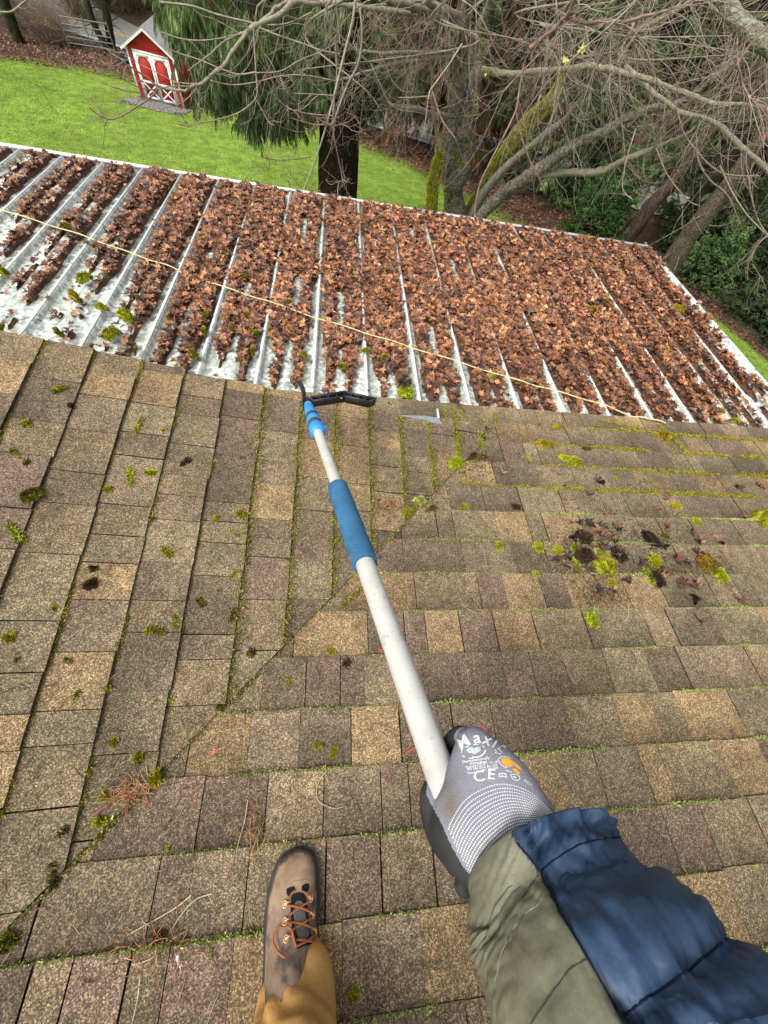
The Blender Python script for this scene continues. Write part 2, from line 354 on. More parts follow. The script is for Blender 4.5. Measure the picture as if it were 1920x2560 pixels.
# ------------------------------------------------------------------ porch roof of ribbed metal sheet
RX0, RP = -1.501, 0.2836
porch = thing('porch_roof', (0.3, 2.5, -6.9), 'low ribbed white metal porch roof buried under brown leaves', 'porch roof')
MX0, MX1, MY0, MY1 = RX0-12*RP, 3.03, 1.10, 3.77
def prof(x):
    """height of the sheet above its pan"""
    ph = ((np.asarray(x)-RX0)/RP) % 1.0; d1 = np.minimum(ph, 1-ph)*RP; d2 = np.abs(ph-.5)*RP
    return np.maximum(0.024*np.clip((0.019-d1)/0.010, 0, 1), 0.013*np.clip((0.040-d2)/0.022, 0, 1))
def profile_xs(a, b):
    xs = {round(a, 5), round(b, 5)}
    k0 = int(math.floor((a-RX0)/RP))-1
    for k in range(k0, k0+8):
        c = RX0+k*RP
        for d in (-.019, -.014, -.009, .009, .014, .019): xs.add(round(c+d, 5))
        for d in (-.040, -.029, -.018, .018, .029, .040): xs.add(round(c+RP/2+d, 5))
    return sorted(x for x in xs if a <= x <= b)
x = MX0-.03; n_p = 0
while x < MX1-.05:
    xe = min(x+RP*3+.02, MX1); xs = np.array(profile_xs(x, xe)); ys = np.linspace(MY0, MY1, 24)
    lift = 0.0012*(n_p % 2)
    X, Y = np.meshgrid(xs, ys); Z = zM(Y)+prof(X)+lift+.002*(fbm(X, Y, 3, 3)-.5)
    mb = MB(); mb.grid(np.stack([X, Y, Z], -1), (0.74, 0.77, 0.74)); mb.grid(np.stack([X, Y, Z-.0008], -1)[::-1], (0.74, 0.77, 0.74)); mb.build('roof_panel', M_METAL, porch)
    x = xe-.02 if xe < MX1 else xe; n_p += 1
k = 0; c = RX0-12*RP
while c < MX1:       # screwed rib caps
    if c > MX0:
        mb = MB(); mb.box((c, (MY0+MY1)/2, zM((MY0+MY1)/2)+.0262), (.0062, 0, 0), (0, (MY1-MY0)/2, -SM*(MY1-MY0)/2), (0, 0, .0016), (.72, .73, .70)); mb.build('rib_cap', M_WHITE, porch)
    c += RP
# gutter at the low edge and rim at the right edge
def bar(a, b, wx, hz, col, name, m, parent):
    a = np.array(a, float); b = np.array(b, float); d = (b-a)/2; s_ = np.cross(d, (0, 0, 1)); s_ /= np.linalg.norm(s_)
    mb = MB(); mb.box((a+b)/2, d, s_*wx/2, (0, 0, hz/2), col); return mb.build(name, m, parent)
zg = zM(MY1)
bar((MX0-.2, MY1+.085, zg-.004), (MX1+.05, MY1+.085, zg-.004), .022, .020, (.82, .82, .8), 'gutter_rim', M_WHITE, porch)
bar((MX0-.2, MY1+.0935, zg-.065), (MX1+.05, MY1+.0935, zg-.065), .005, .10, (.75, .75, .74), 'gutter_front', M_WHITE, porch)
bar((MX0-.2, MY1+.04, zg-.062), (MX1+.05, MY1+.04, zg-.062), .102, .005, (.3, .3, .29), 'gutter_floor', M_FLASH, porch)
bar((MX0-.2, MY1-.012, zg-.06), (MX1, MY1-.012, zg-.06), .006, .09, (.3, .3, .29), 'gutter_back', M_FLASH, porch)
bar((MX1+.012, MY0, zM(MY0)+.018), (MX1+.012, MY1+.08, zM(MY1+.08)+.018), .022, .012, (.84, .84, .82), 'edge_rim', M_WHITE, porch)
bar((MX1+.026, MY0, zM(MY0)-.05), (MX1+.026, MY1+.08, zM(MY1+.08)-.05), .005, .14, (.7, .7, .7), 'edge_fascia', M_WHITE, porch)
for i in range(7):     # joints of the edge rim
    y = 1.6+i*.38; mb = MB(); mb.box((MX1+.012, y, zM(y)+.0255), (.0125, 0, 0), (0, .012, -.012*SM), (0, 0, .0022), (.2, .2, .2)); mb.build('rim_clip', M_FLASH, porch)
for px_ in (-2.8, -0.9, 1.0, 2.9):
    mb = MB(); mb.box((px_, MY1-.15, (zM(3.6)-.12+T(px_, 3.6))/2), (.06, 0, 0), (0, .06, 0), (0, 0, (zM(3.6)-.12-T(px_, 3.6))/2), (.6, .6, .58)); mb.build('post', M_PAINT, porch)

# ------------------------------------------------------------------ leaves on the porch roof
def cover(x, y):
    """how far leaves cover the sheet: <0 bare, >0 covered"""
    x = np.asarray(x, float); y = np.asarray(y, float)
    ph = ((x-RX0)/RP) % 1.0; d1 = np.minimum(ph, 1-ph)*RP; d2 = np.abs(ph-.5)*RP
    near = np.clip((y-1.32), 0, 9)
    L = np.interp(x, [-4, -2.4, -1.7, -1.0, -0.4, 0.2, 0.8, 1.6, 2.3, 3.0], [9.0, 6.0, 3.6, 1.5, 0.75, 0.6, 0.5, 0.55, .9, 1.5])
    w0 = np.interp(x, [-4, -2, -1.0, -0.2, 0.3, 0.8, 1.6, 2.3, 3.0], [.066, .064, .067, .072, .058, .044, .034, .036, .042])
    fall = np.clip(1-near/L, 0, 1); w0 = w0*(.50+1.05*fbm(x, y, 13, 4.5, 3)*(1+.0*x)) if True else w0
    nz = (fbm(x, y, 5, 9, 3)-.5)*1.5
    nl = fbm(x*1.4, y*.8, 9, 3.4, 2)-.5
    hw1 = 0.0185*np.clip(.50+3.6*nl+.8*(x < -.9)+.4*(x > 2.0)-.62*((y > 1.85) & (x > -.9) & (x < 2.1)), -.8, 1.3)+w0*fall+nz*.030*np.clip(fall+.15, 0, 1)
    # the drift lies on one side of each rib on the left: bare side shifts to its right
    sh = np.interp(x, [-3, -.6, 0], [.022, .012, 0])*fall
    d1s = np.abs((((x-sh-RX0)/RP+.5) % 1.0)-.5)*RP
    fall2 = np.clip(1-near/(L*.8), 0, 1)
    hw2 = (w0*np.interp(x, [-1.6, -.8], [.98, .85]))*fall2**.8-.014+nz*.030+np.where(nl > .17, .02, -.02)*(1-fall2)
    far = (y > 3.66)*.03*(fbm(x, y, 4, 7)-.42)
    rim = np.clip((x-(MX1-.15-.10*(fbm(y, y*0, 6, 5)-.5)*2))/.06, 0, 1)*.09*(fbm(x*2, y*1.4, 2, 6, 2) > .40)
    return np.minimum(d1s-hw1, d2-hw2)-far-rim
xs = np.arange(-3.6, MX1-.005, .012); ys = np.arange(1.15, MY1, .014)
X, Y = np.meshgrid(xs, ys); cv = cover(X, Y)
hp = 0.006+.018*np.clip(cv/.05, 0, 1)+.014*fbm(X, Y, 1, 14)
Z = np.where(cv > .020, zM(Y)+np.maximum(hp, prof(X)*.6+.004), zM(Y)-.012)
cc = np.stack([.075+.05*fbm(X, Y, 2, 25), .038+.02*fbm(X, Y, 2, 25), .024+.012*fbm(X, Y, 6, 25)], -1)
mb = MB(); mb.grid(np.stack([X, Y, Z], -1), cc)
lit = mb.build('leaf_litter', M_LITTER, smooth=False); tag(lit, 'wet brown leaf mat packed between the metal ribs', 'leaves', kind='stuff')
def leaf_template(seed):
    r = np.random.default_rng(seed); pts = []
    # maple outline: five lobes
    ang = [-90, -60, -38, -20, -2, 14, 30, 44, 58, 74, 90]
    rad = [.30, .42, .60, .40, .95, .52, .62, .95, .55, .72, 1.12]
    A = ang+[180-a for a in ang[-2::-1]][:-1]; Rr = rad+rad[-2::-1][:-1]
    A = np.radians(A); Rr = np.array(Rr)*r.uniform(.85, 1.1, len(A))
    x, y = Rr*np.cos(A), Rr*np.sin(A)
    k = r.uniform(.3, .95); ph = r.uniform(0, 6.28); fold = r.uniform(.05, .5); fd = r.uniform(0, np.pi)
    d = x*np.cos(fd)+y*np.sin(fd)
    z = .20*k*np.sin(A*2+ph)*Rr+fold*np.abs(d)*.8+r.normal(0, .10, len(A))
    x = x*(1-.25*fold); v = np.vstack([[0, 0, 0.0], np.stack([x, y, z], -1)])
    v[0, 2] = -.05
    n = len(A); f = [(0, 1+i, 1+(i+1) % n) for i in range(n)]
    tc = np.ones(n+1); tc[1:] = r.uniform(.7, 1.25, n); tc[0] = .8
    return v, np.array(f), tc
LT = [leaf_template(s) for s in range(14)]
LEAFC = .92*np.array([[.215, .085, .036], [.30, .125, .048], [.15, .058, .032], [.090, .038, .026], [.38, .185, .075], [.26, .105, .055], [.34, .175, .095], [.055, .030, .028], [.40, .11, .03], [.26, .145, .07]])
LEAFP = np.array([.2, .18, .14, .12, .08, .1, .08, .06, .015, .025]); LEAFP /= LEAFP.sum()
N = 70000
lx = RNG.uniform(-3.7, MX1-.02, N); ly = RNG.uniform(1.16, MY1+.03, N); cv = cover(lx, ly)
keep = ((cv > .022) | ((cv > .006) & (RNG.random(N) < .30)) | (RNG.random(N) < .007)) & ~((lx > .72) & (ly < 1.385)) & (ly < MY1-.035+.03*(RNG.random(N) < .3)) & (lx < MX1-.03); lx, ly, cv = lx[keep], ly[keep], cv[keep]
q = np.array([proj((a, b, zM(b))) for a, b in zip(lx, ly)])
dens = np.where((q[:, 0] > -60) & (q[:, 0] < 1980), 1, .12)
keep = RNG.random(len(lx)) < dens*.92; lx, ly, cv, q = lx[keep], ly[keep], cv[keep], q[keep]
n = len(lx); lz = zM(ly)+.008+.022*np.clip(cv/.05, 0, 1)+.018*fbm(lx, ly, 1, 14)+RNG.uniform(0, .022, n)
big = RNG.uniform(.015, .035, n)*np.where(cv < .03, .8, 1.0)
R3 = rots(n, .34)*big[:, None, None]
cl = LEAFC[RNG.choice(len(LEAFC), n, p=LEAFP)]*np.clip(np.exp(RNG.normal(-.06, .42, (n, 1))), .3, 2.1)
patch = fbm(lx, ly, 8, 1.6, 3)[:, None]; cl = cl*(0.72+.6*patch)*np.where((ly[:, None] > 1.9) & (lx[:, None] > -1.2), 1.12, 1.0)
tid = RNG.integers(0, len(LT), n)
infr = (q[:, 0] > 5) & (q[:, 0] < 1915) & (q[:, 1] > 0)
score = np.where(infr & (lz > zM(ly)+.045), big/np.linalg.norm(np.stack([lx, ly, lz], -1), axis=1), 0)
top300 = set(np.argsort(-score)[:288].tolist())
CP = [(-140, 470), (0, 523), (128, 563), (236, 599), (342, 638), (432, 668), (562, 718), (658, 749), (800, 797), (921, 834), (1022, 866), (1157, 908), (1300, 952), (1382, 975), (1491, 1006), (1565, 1032), (1620, 1045), (1665, 1057)]
mb = MB()
for t, (tv, tf, tc) in enumerate(LT):
    idx = np.array([i for i in np.nonzero(tid == t)[0] if i not in top300])
    mb.scatter(tv, tf, tc, np.stack([lx, ly, lz], -1)[idx], R3[idx], cl[idx])
tag(mb.build('fallen_leaves', M_LEAF), 'thick drift of brown and rust maple leaves covering the porch roof', 'leaves', kind='stuff')
def leaf_obj(P, Mx, col, t, name='maple_leaf'):
    tv, tf, tc = LT[t]; mb = MB(); mb.scatter(tv, tf, tc, [P], np.array([Mx]), [col]); return mb.build(name, M_LEAF)
def zone(x_, y_):
    q_ = proj((x_, y_, zM(y_))); yc = np.interp(q_[0], [c_[0] for c_ in CP], [c_[1] for c_ in CP])
    return ('beyond' if q_[1] < yc-40 else 'beside' if q_[1] < yc+40 else 'before')+' the yellow cord, '+('far left' if q_[0] < 380 else 'left of centre' if q_[0] < 770 else 'above the pole head' if q_[0] < 960 else 'right of centre' if q_[0] < 1350 else 'near the right edge rim')
def leaf_words(x_, y_, c_):
    v_ = c_.sum(); return ('dark' if v_ < .25 else 'mid' if v_ < .42 else 'light')+(' orange' if c_[0] > 2.5*c_[1] else ' brown')+' leaf '+zone(x_, y_)
for i in top300:
    tag(leaf_obj((lx[i], ly[i], lz[i]), R3[i], cl[i], tid[i]), leaf_words(lx[i], ly[i], cl[i]), 'leaf', 'loose maple leaves on top of the drift')
# leaves and grit in the gutter
n = 1400; gx = RNG.uniform(-2.9, MX1, n); mb = MB(); keep = fbm(gx, gx*0, 2, 2.2) > .42; gx = gx[keep]; n = len(gx)
mb.scatter(*LT[3], np.stack([gx, RNG.uniform(MY1, MY1+.075, n), zg-.035+RNG.uniform(-.01, .035, n)], -1), rots(n, .5)*.024, LEAFC[RNG.integers(0, 8, n)]*.65)
tag(mb.build('gutter_leaves', M_LEAF), 'dark wet leaves lying in the white gutter', 'leaves', kind='stuff')
# cord lying across the porch roof
cp = [(-140, 470), (0, 523), (128, 563), (236, 599), (342, 638), (432, 668), (562, 718), (658, 749), (800, 797), (921, 834), (1022, 866), (1157, 908), (1300, 952), (1382, 975), (1491, 1006), (1565, 1032), (1620, 1045), (1665, 1057)]
P = smooth_pts([onM(a, b, .062) for a, b in cp], 6); P[:, 2] += .004*np.sin(np.arange(len(P))*.9)-.02*np.exp(-((np.arange(len(P))-32)/1.6)**2)-.02*np.exp(-((np.arange(len(P))-92)/1.6)**2)
mb = MB(); mb.tube(P, .0050, 6, (.6, .55, .3), flat=.55)
tag(mb.build('cord', M_CORD, smooth=True), 'pale yellow flat cord stretched across the leaf covered porch roof', 'cord')

# ------------------------------------------------------------------ moss
def tuft_template():
    v = []; f = []
    for k in range(3):
        a = k*2.1; c, s_ = math.cos(a), math.sin(a); b = len(v)
        v += [(c*.45, s_*.45, 0), (-s_*.45-c*.1, c*.45, .05), (c*.25-s_*.1, s_*.25+c*.1, 1.0)]; f.append((b, b+1, b+2))
    return np.array(v), np.array(f), np.array([.55, .6, 1.3]*3)
TT = tuft_template()
def frame(nrm):
    nrm = np.asarray(nrm, float); a = np.cross((0, 1, 0.1), nrm); a /= np.linalg.norm(a); return np.stack([a, np.cross(nrm, a), nrm], 1)
MG = {'bright': (.30, .36, .020), 'green': (.31, .33, .024), 'olive': (.21, .20, .024), 'pale': (.46, .52, .17), 'rust': (.16, .085, .02), 'soil': (.050, .037, .026), 'bark': (.10, .066, .035), 'gold': (.28, .22, .02)}
MG = {k_: tuple(min(1, 1.22*c_*g_) for c_, g_ in zip(v_, (1.06, 1, .9))) for k_, v_ in MG.items()}
for k_ in ('soil', 'bark'): MG[k_] = tuple(c_/1.22 for c_ in MG[k_])
def moss_body(mb, path, rad, nrm, col, col2=None, fuzz=1.0, hgt=.8):
    """a lumpy cushion along a path, covered with tufts"""
    path = np.asarray(path, float); n = len(path); Fm = frame(nrm); col = np.array(col); col2 = np.array(col if col2 is None else col2)
    # solid core
    core = []; m = 9
    tan = np.gradient(path, axis=0); tan /= np.linalg.norm(tan, axis=1)[:, None]+1e-9; nn = Fm[:, 2]; sd_ = np.cross(tan, nn)
    prof_ = np.sqrt(np.clip(1-np.linspace(-.98, .98, n)**4, .05, 1))
    for j in range(n):
        th = np.linspace(-.25, np.pi+.25, m); r = rad*prof_[j]*(.80+.30*RNG.normal(0, 1, m))
        core.append(path[j]+sd_[j]*(np.cos(th)*r)[:, None]+nn*(np.sin(th)*r*hgt)[:, None])
    core = np.array(core); cc = col*(.55+.25*RNG.random((n, m, 1))); mb.grid(core, cc)
    k = int(max(30, 11*fuzz*n*rad/.004)); k = min(k, 700)
    j = RNG.uniform(0, n-1.01, k); j0 = j.astype(int); fr = (j-j0)[:, None]
    th = RNG.uniform(-.1, np.pi+.1, k); c = path[j0]*(1-fr)+path[j0+1]*fr; sdv = sd_[j0]; pr = prof_[j0]
    lum = .75+.6*fbm(c[:, 0]*1.0, c[:, 1]+th*.02, 7, 90, 2); off = sdv*(np.cos(th)*rad*pr*lum)[:, None]+nn*(np.sin(th)*rad*hgt*pr*lum)[:, None]
    d = off/(np.linalg.norm(off, axis=1)[:, None]+1e-9)+RNG.normal(0, .25, (k, 3)); d /= np.linalg.norm(d, axis=1)[:, None]
    a = np.cross(d, RNG.normal(0, 1, (k, 3))); a /= np.linalg.norm(a, axis=1)[:, None]; b = np.cross(d, a)
    sz = np.clip(rad*.40, .0014, .0040)*RNG.uniform(.5, 1.7, k)
    Mx = np.stack([a, b, d*1.5], -1)*sz[:, None, None]
    mix = np.clip(fbm(c[:, 0]*1.0, c[:, 1], 4, 60)*2-.5, 0, 1)[:, None]
    mb.scatter(*TT, c+off*.9, Mx, (col*(1-mix)+col2*mix)*RNG.uniform(.7, 1.3, (k, 1)))
def moss_at(px, py, length, ang, width, col, col2=None, curve=0, plane=None, h=0.002):
    """pixel position, length/width in pixels, direction in the image"""
    f_ = {'A': onA, 'B': onB, 'M': onM}.get(plane)
    if f_ is None: P0, pl = onroof(px, py); f_ = onA if pl == 'A' else onB; nr = NA if pl == 'A' else NB
    else: nr = {'A': NA, 'B': NB, 'M': np.array([0, SM, 1.0])}[plane]
    if plane == 'M': h = .045
    a = math.radians(ang); pts = []
    for t in np.linspace(-.5, .5, 8):
        u = t*max(length, 3); v = curve*(t*t-.08)*length*1.6
        pts.append(f_(px+u*math.cos(a)-v*math.sin(a), py-u*math.sin(a)-v*math.cos(a), h))
    pts = np.array(pts); wd = width/2*np.linalg.norm(pts[4])/F*.92
    mb = MB(); moss_body(mb, pts, wd, nr, MG[col], MG[col2 or col]); return mb.build('moss_clump', M_MOSS)
big_moss = [
 (398, 1757, 78, 28, 13, 'bright', 'bright', -.75, 'bright lime moss strand bent into a hook, low on the left slope'),
 (388, 1577, 56, -6, 16, 'olive', 'green', -.5, 'olive moss roll shaped like a shallow bowl in the middle of the left slope'),
 (440, 1556, 46, 95, 14, 'bright', 'green', 0, 'short upright bright moss roll right above the olive bowl-shaped one'),
 (592, 1336, 62, -22, 15, 'green', 'bright', .1, 'fat green moss roll slanting down to the right beside a course edge'),
 (436, 1342, 52, 112, 11, 'green', 'olive', .1, 'slim green moss strand left of a curled small one, mid left slope'),
 (347, 1071, 54, 66, 11, 'green', 'olive', 0, 'long slanting moss stick high on the left slope'),
 (327, 1194, 52, 93, 12, 'bright', 'green', 0, 'upright yellow-green moss stick beside a small round cushion'),
 (376, 1184, 34, -4, 15, 'bright', 'green', 0, 'small plump moss cushion right of the upright moss stick'),
 (149, 976, 42, 14, 13, 'bright', 'olive', .3, 'bright moss caterpillar in the top left shingle rows'),
 (41, 1332, 66, -62, 15, 'bright', 'olive', -.35, 'curved moss strand at the left edge of the photo'),
 (81, 1241, 44, -40, 34, 'olive', 'soil', 0, 'tangled olive and brown moss lump near the left edge'),
 (610, 1152, 44, -35, 10, 'olive', 'soil', -.6, 'thin dark arched moss strand under the upright one beside the course edge'),
 (630, 1108, 50, 100, 10, 'green', 'bright', .2, 'slim upright moss strand lying against a course edge'),
 (602, 1292, 28, 60, 26, 'green', 'olive', 0, 'two-lobed moss knob above the fat green roll'),
 (419, 1381, 42, -45, 16, 'green', 'olive', 0, 'lumpy moss piece below the slim strand, mid left slope'),
 (136, 2192, 78, 82, 18, 'soil', 'olive', .5, 'dark curled moss slab with green rim in the valley at lower left'),
 (19, 2354, 66, 55, 22, 'green', 'soil', 0, 'thick moss roll cut by the left edge of the photo near the bottom'),
 (350, 1895, 40, 80, 16, 'green', 'olive', 0, 'upright olive moss roll left of the needle litter'),
 (388, 1947, 40, 20, 26, 'green', 'gold', 0, 'moss tuft at the valley edge above the rust brown needles'),
 (268, 1988, 36, -5, 13, 'green', 'bright', .2, 'flat moss piece on the needle litter at lower left'),
 (833, 1880, 42, 82, 11, 'green', 'olive', .1, 'slim upright moss strand above a mossy course line left of the glove'),
 (1135, 1160, 44, 32, 26, 'bright', 'bright', 0, 'lime moss wedge where the two roof slopes meet below the flashing'),
 (1044, 1258, 40, 30, 26, 'olive', 'pale', 0, 'olive lichen and moss tangle in the upper valley'),
 (1017, 1282, 34, 0, 22, 'gold', 'green', 0, 'golden moss cushion in the valley right of the blue foam grip'),
 (1421, 1150, 66, -12, 20, 'bright', 'green', 0, 'long bright moss cushion on a course line, upper right slope'),
 (1361, 1112, 46, -10, 26, 'gold', 'olive', 0, 'golden moss cushion at the end of a mossy course line'),
 (1507, 1416, 62, -8, 44, 'bright', 'gold', 0, 'largest bright moss cushion in the pile of leaves and soil'),
 (1498, 1384, 44, -10, 22, 'pale', 'olive', 0, 'pale moss piece just above the largest cushion of the pile'),
 (1433, 1408, 66, -48, 16, 'green', 'bright', .1, 'long slanting moss strand at the left side of the debris pile'),
 (1391, 1377, 28, 0, 22, 'green', 'gold', 0, 'round moss ball at the far left of the debris pile'),
 (1435, 1370, 28, -30, 22, 'bright', 'gold', 0, 'small bright moss ball inside the debris pile'),
 (1475, 1551, 34, 0, 33, 'bright', 'bright', 0, 'lone round lime moss ball below the debris pile'),
 (1343, 1370, 28, 0, 24, 'green', 'green', 0, 'lone dark green moss ball left of the debris pile'),
 (1247, 1367, 24, 0, 22, 'olive', 'green', 0, 'small moss ball further left, on a course line'),
 (1632, 1404, 38, -20, 32, 'bright', 'gold', 0, 'yellow-green moss lump above the dark flipped one'),
 (1638, 1448, 58, -52, 26, 'soil', 'soil', 0, 'dark flipped moss piece showing its soil side'),
 (1622, 1440, 50, -60, 12, 'bright', 'green', -.4, 'bright green rim along the dark flipped moss piece'),
 (1760, 1410, 54, -14, 36, 'rust', 'gold', 0, 'rust topped half of the large moss clump at the right'),
 (1793, 1437, 62, -52, 26, 'bright', 'green', 0, 'bright green tail of the large rust topped moss clump'),
 (1905, 1300, 66, -50, 40, 'green', 'gold', 0, 'large moss clump cut by the right edge of the photo'),
 (1737, 1306, 20, 0, 18, 'olive', 'green', 0, 'small olive moss ball between course lines at the right'),
 (1658, 1093, 60, -20, 26, 'gold', 'rust', 0, 'rusty golden moss hump on the course line at the upper right'),
 (1456, 1346, 50, -10, 32, 'soil', 'soil', 0, 'dark soil lump at the top of the debris pile'),
 (1456, 1390, 46, 10, 34, 'soil', 'soil', 0, 'round dark root ball in the middle of the debris pile'),
 (1542, 1386, 60, -45, 26, 'soil', 'soil', 0, 'long dark soil lump at the right side of the debris pile'),
 (1625, 1350, 66, -45, 28, 'soil', 'soil', 0, 'dark soil streak above the yellow-green moss lump'),
]
for (a, b, ln, an, wd, c1, c2, cvv, lab) in big_moss: tag(moss_at(a, b, ln-wd*.25, an, wd, c1, c2, cvv), lab, 'moss')
small = [(178,1017,16,0,13),(66,1060,20,10,15),(41,1135,34,-42,11),(70,1160,22,20,14),(412,1078,24,20,15),(154,1238,12,30,7),(270,1224,24,15,13),(463,1157,30,35,14),(618,1171,22,-75,10),(583,1250,14,30,12),(608,1231,24,10,14),(539,1298,24,30,13),(480,1351,26,5,10),(235,1423,16,80,14),(227,1463,36,30,20),(583,1439,24,60,14),(595,1435,40,82,11),(548,1476,16,0,11),(581,1542,38,70,18),(137,1521,14,0,14),(24,1595,34,10,18),(44,1651,22,60,12),(173,1651,24,-40,11),(627,1634,22,25,17),(721,1704,24,-60,13),(193,1740,38,60,14),(263,1720,26,50,18),(552,1764,40,55,18),(867,1660,24,60,18),(828,1628,22,-40,13),(285,1855,18,-30,16),(252,2053,24,70,18),(252,2090,14,10,12),(163,2080,40,60,20),(795,1863,26,10,13),(396,2345,32,0,16),(884,2481,32,-70,14),(501,1506,24,-50,14),(592,1290,10,0,12),(1686,1266,24,0,17),(1526,1456,20,0,16),(1338,1435,16,0,14),(1289,1268,22,-10,14),(1465,1123,22,0,14),(1387,1071,26,0,13),(1540,1196,12,0,9),(1320,1147,20,-30,9),(1200,1145,30,10,14),(1660,1340,16,0,10),(1180,1143,26,35,16),(1160,1268,22,0,14),(420,2120,10,0,8),(1075,1275,30,30,16),(310,1010,10,0,7),(123,1052,8,0,7)]
for k, (a, b, ln, an, wd) in enumerate(small):
    c1, c2 = [('green', 'olive'), ('bright', 'green'), ('olive', 'soil'), ('soil', 'olive'), ('green', 'gold')][k % 5] if k % 7 else ('bark', 'soil')
    tag(moss_at(a, b, max(ln*1.15-wd*.2, 4), an, wd*.85, c1, c2, RNG.uniform(-.3, .3)), ('small crumb of '+c1+'-coloured moss loose on the '+('right' if onroof(a, b)[1] == 'A' else 'left')+' slope, '+('near its top edge' if b < 1180 else 'level with the foam grip' if b < 1420 else 'level with the bare pole' if b < 1800 else 'low in the photo')).replace('soil-coloured', 'soil brown').replace('bark-coloured', 'bark brown').replace('-coloured', ''), 'moss', 'small moss crumbs scattered on the shingles')
metal_moss = [(212,698,46,-20,30,'bright'),(190,748,40,20,38,'gold'),(255,772,26,40,24,'green'),(315,795,48,30,40,'bright'),(280,838,52,-25,40,'green'),(345,747,20,0,20,'bright'),(145,832,26,20,24,'olive'),(230,868,16,0,14,'gold'),(167,570,44,-10,18,'olive'),(237,620,20,0,18,'gold'),(10,683,30,20,22,'green'),(5,820,20,0,14,'gold'),(485,890,36,20,34,'olive'),(510,830,26,0,24,'green'),(515,788,24,-20,18,'bright'),(425,792,14,0,20,'gold'),(340,880,18,0,24,'gold'),(620,790,40,-5,20,'olive'),(635,832,36,-5,16,'bright'),(632,880,28,0,30,'gold'),(718,758,32,-5,20,'olive'),(577,823,20,0,14,'olive'),(760,893,28,20,32,'gold'),(858,918,38,-8,18,'olive'),(957,897,30,-10,28,'green'),(917,880,8,90,30,'gold'),(1013,985,34,80,38,'bright'),(1230,943,28,10,14,'bright'),(1475,778,18,-60,32,'gold'),(1690,775,40,0,22,'gold'),(1660,880,18,60,14,'gold'),(1517,748,12,60,10,'green'),(1830,1055,20,-60,26,'green'),(1800,1030,18,-60,18,'gold'),(610,692,18,30,10,'olive'),(675,823,16,0,12,'gold')]
for k, (a, b, ln, an, wd, c1) in enumerate(metal_moss):
    if (a, b) == (1013, 985): tag(moss_at(a, b, ln-10, an, wd, c1, 'green', 0, 'M'), 'bright green moss plug under a spray of dark needles at the porch roof edge', 'moss'); continue
    tag(moss_at(a, b, max(ln-wd*.6, 3), an, wd*.85, c1, 'olive', 0, 'M'), ('large' if ln > 32 else 'small')+' '+c1+' moss cushion between ribs '+zone(*onM(a, b)[:2]), 'moss', 'moss cushions on the porch roof')
# dark needle spray behind the moss plug
mb = MB(); c0 = onM(1008, 955, .09)
for k in range(90):
    a = RNG.uniform(0, 2*np.pi); d = np.array([math.cos(a)*1.0, math.sin(a)*.7, RNG.uniform(-.15, .8)]); d /= np.linalg.norm(d); L_ = RNG.uniform(.035, .06)
    mb.tube([c0, c0+d*L_*.5, c0+d*L_+[0, 0, -.006]], [.0014, .0012, .0004], 3, (.03, .035, .025), False)
tag(mb.build('needle_sprig', M_TWIG), 'dark spiky needle sprig sticking out above the bright moss plug', 'twig')
# moss lines in the butt joints
def moss_line(mb, P0, P1, nrm, wid, cover_, cols, seed, dens=620, hgt=1.0):
    P0 = np.asarray(P0, float); P1 = np.asarray(P1, float); L_ = np.linalg.norm(P1-P0); n = int(L_*dens*2)
    t = RNG.random(n); P = P0+(P1-P0)*t[:, None]
    g = fbm(t*L_*6, seed*3.1+0*t, seed, 1.0, 3)*.7+.3*fbm(t*L_*25, seed*1.3+0*t, seed+1, 1.0, 2); thr = 1-cover_; g2 = np.clip((g-thr*.8-.08)/.22, 0, 1); keep = g2 > .02
    P = P[keep]; g2 = g2[keep]; n = len(P)
    if n == 0: return
    dirv = (P1-P0)/L_; sd_ = np.cross(dirv, nrm); wv = wid*(.30+1.0*g2**1.5)
    P = P+sd_*(RNG.normal(0, .36, n)*wv)[:, None]+nrm*(RNG.random(n)*wv*.45*hgt)[:, None]
    cols = np.array(cols); cc = cols[RNG.integers(0, len(cols), n)]*RNG.uniform(.7, 1.3, (n, 1))
    sz = RNG.uniform(.5, 1.2, n)*np.clip(wv*.5, .0016, .0052)
    mb.scatter(*TT, P, frame(nrm)[None]@rots(n, .6)*sz[:, None, None]*np.array([1, 1, 1.3])[None, None, :], cc)
mb = MB()
for k, (yb, xl) in enumerate(seamsA):
    y = yb-.0005; z = zA(y)+.008
    far = y > .75
    for (a, b) in ((xl, 0.35), (0.35, 1.2), (1.2, 3.2)):
        a = max(a, xl)
        if b-a < .1: continue
        if k <= 3: wd, cvr, cl_ = .017, (.68 if a > 1.0 else .5), [MG['green'], MG['bright'], MG['gold']]
        elif far: wd, cvr, cl_ = .0105, .66, [MG['pale'], MG['green']]
        else: wd, cvr, cl_ = .0072, .62, [MG['pale'], (.42, .48, .14), (.38, .48, .18)]
        moss_line(mb, (a, y, z), (b, y, z), NA, wd, cvr, cl_, k+7)
for i, (xb, yl) in enumerate(seamsB):
    z = zB(xb)+.002
    for (a, b) in ((yl, yl+.35), (yl+.35, .75), (.75, YR)):
        b = min(b, YR)
        if b-a < .05: continue
        strong = xb > -.35
        wd = .027 if strong else .011; cvr = (.84 if xb > -.3 else .62) if strong else .46
        if a < 0 and xb < -.5: wd, cvr = .010, .46
        moss_line(mb, (xb+.002, a, z), (xb+.002, b, z), NB, wd, cvr, [MG['green'], MG['olive'], MG['green'] if not strong else MG['bright']], i+50)
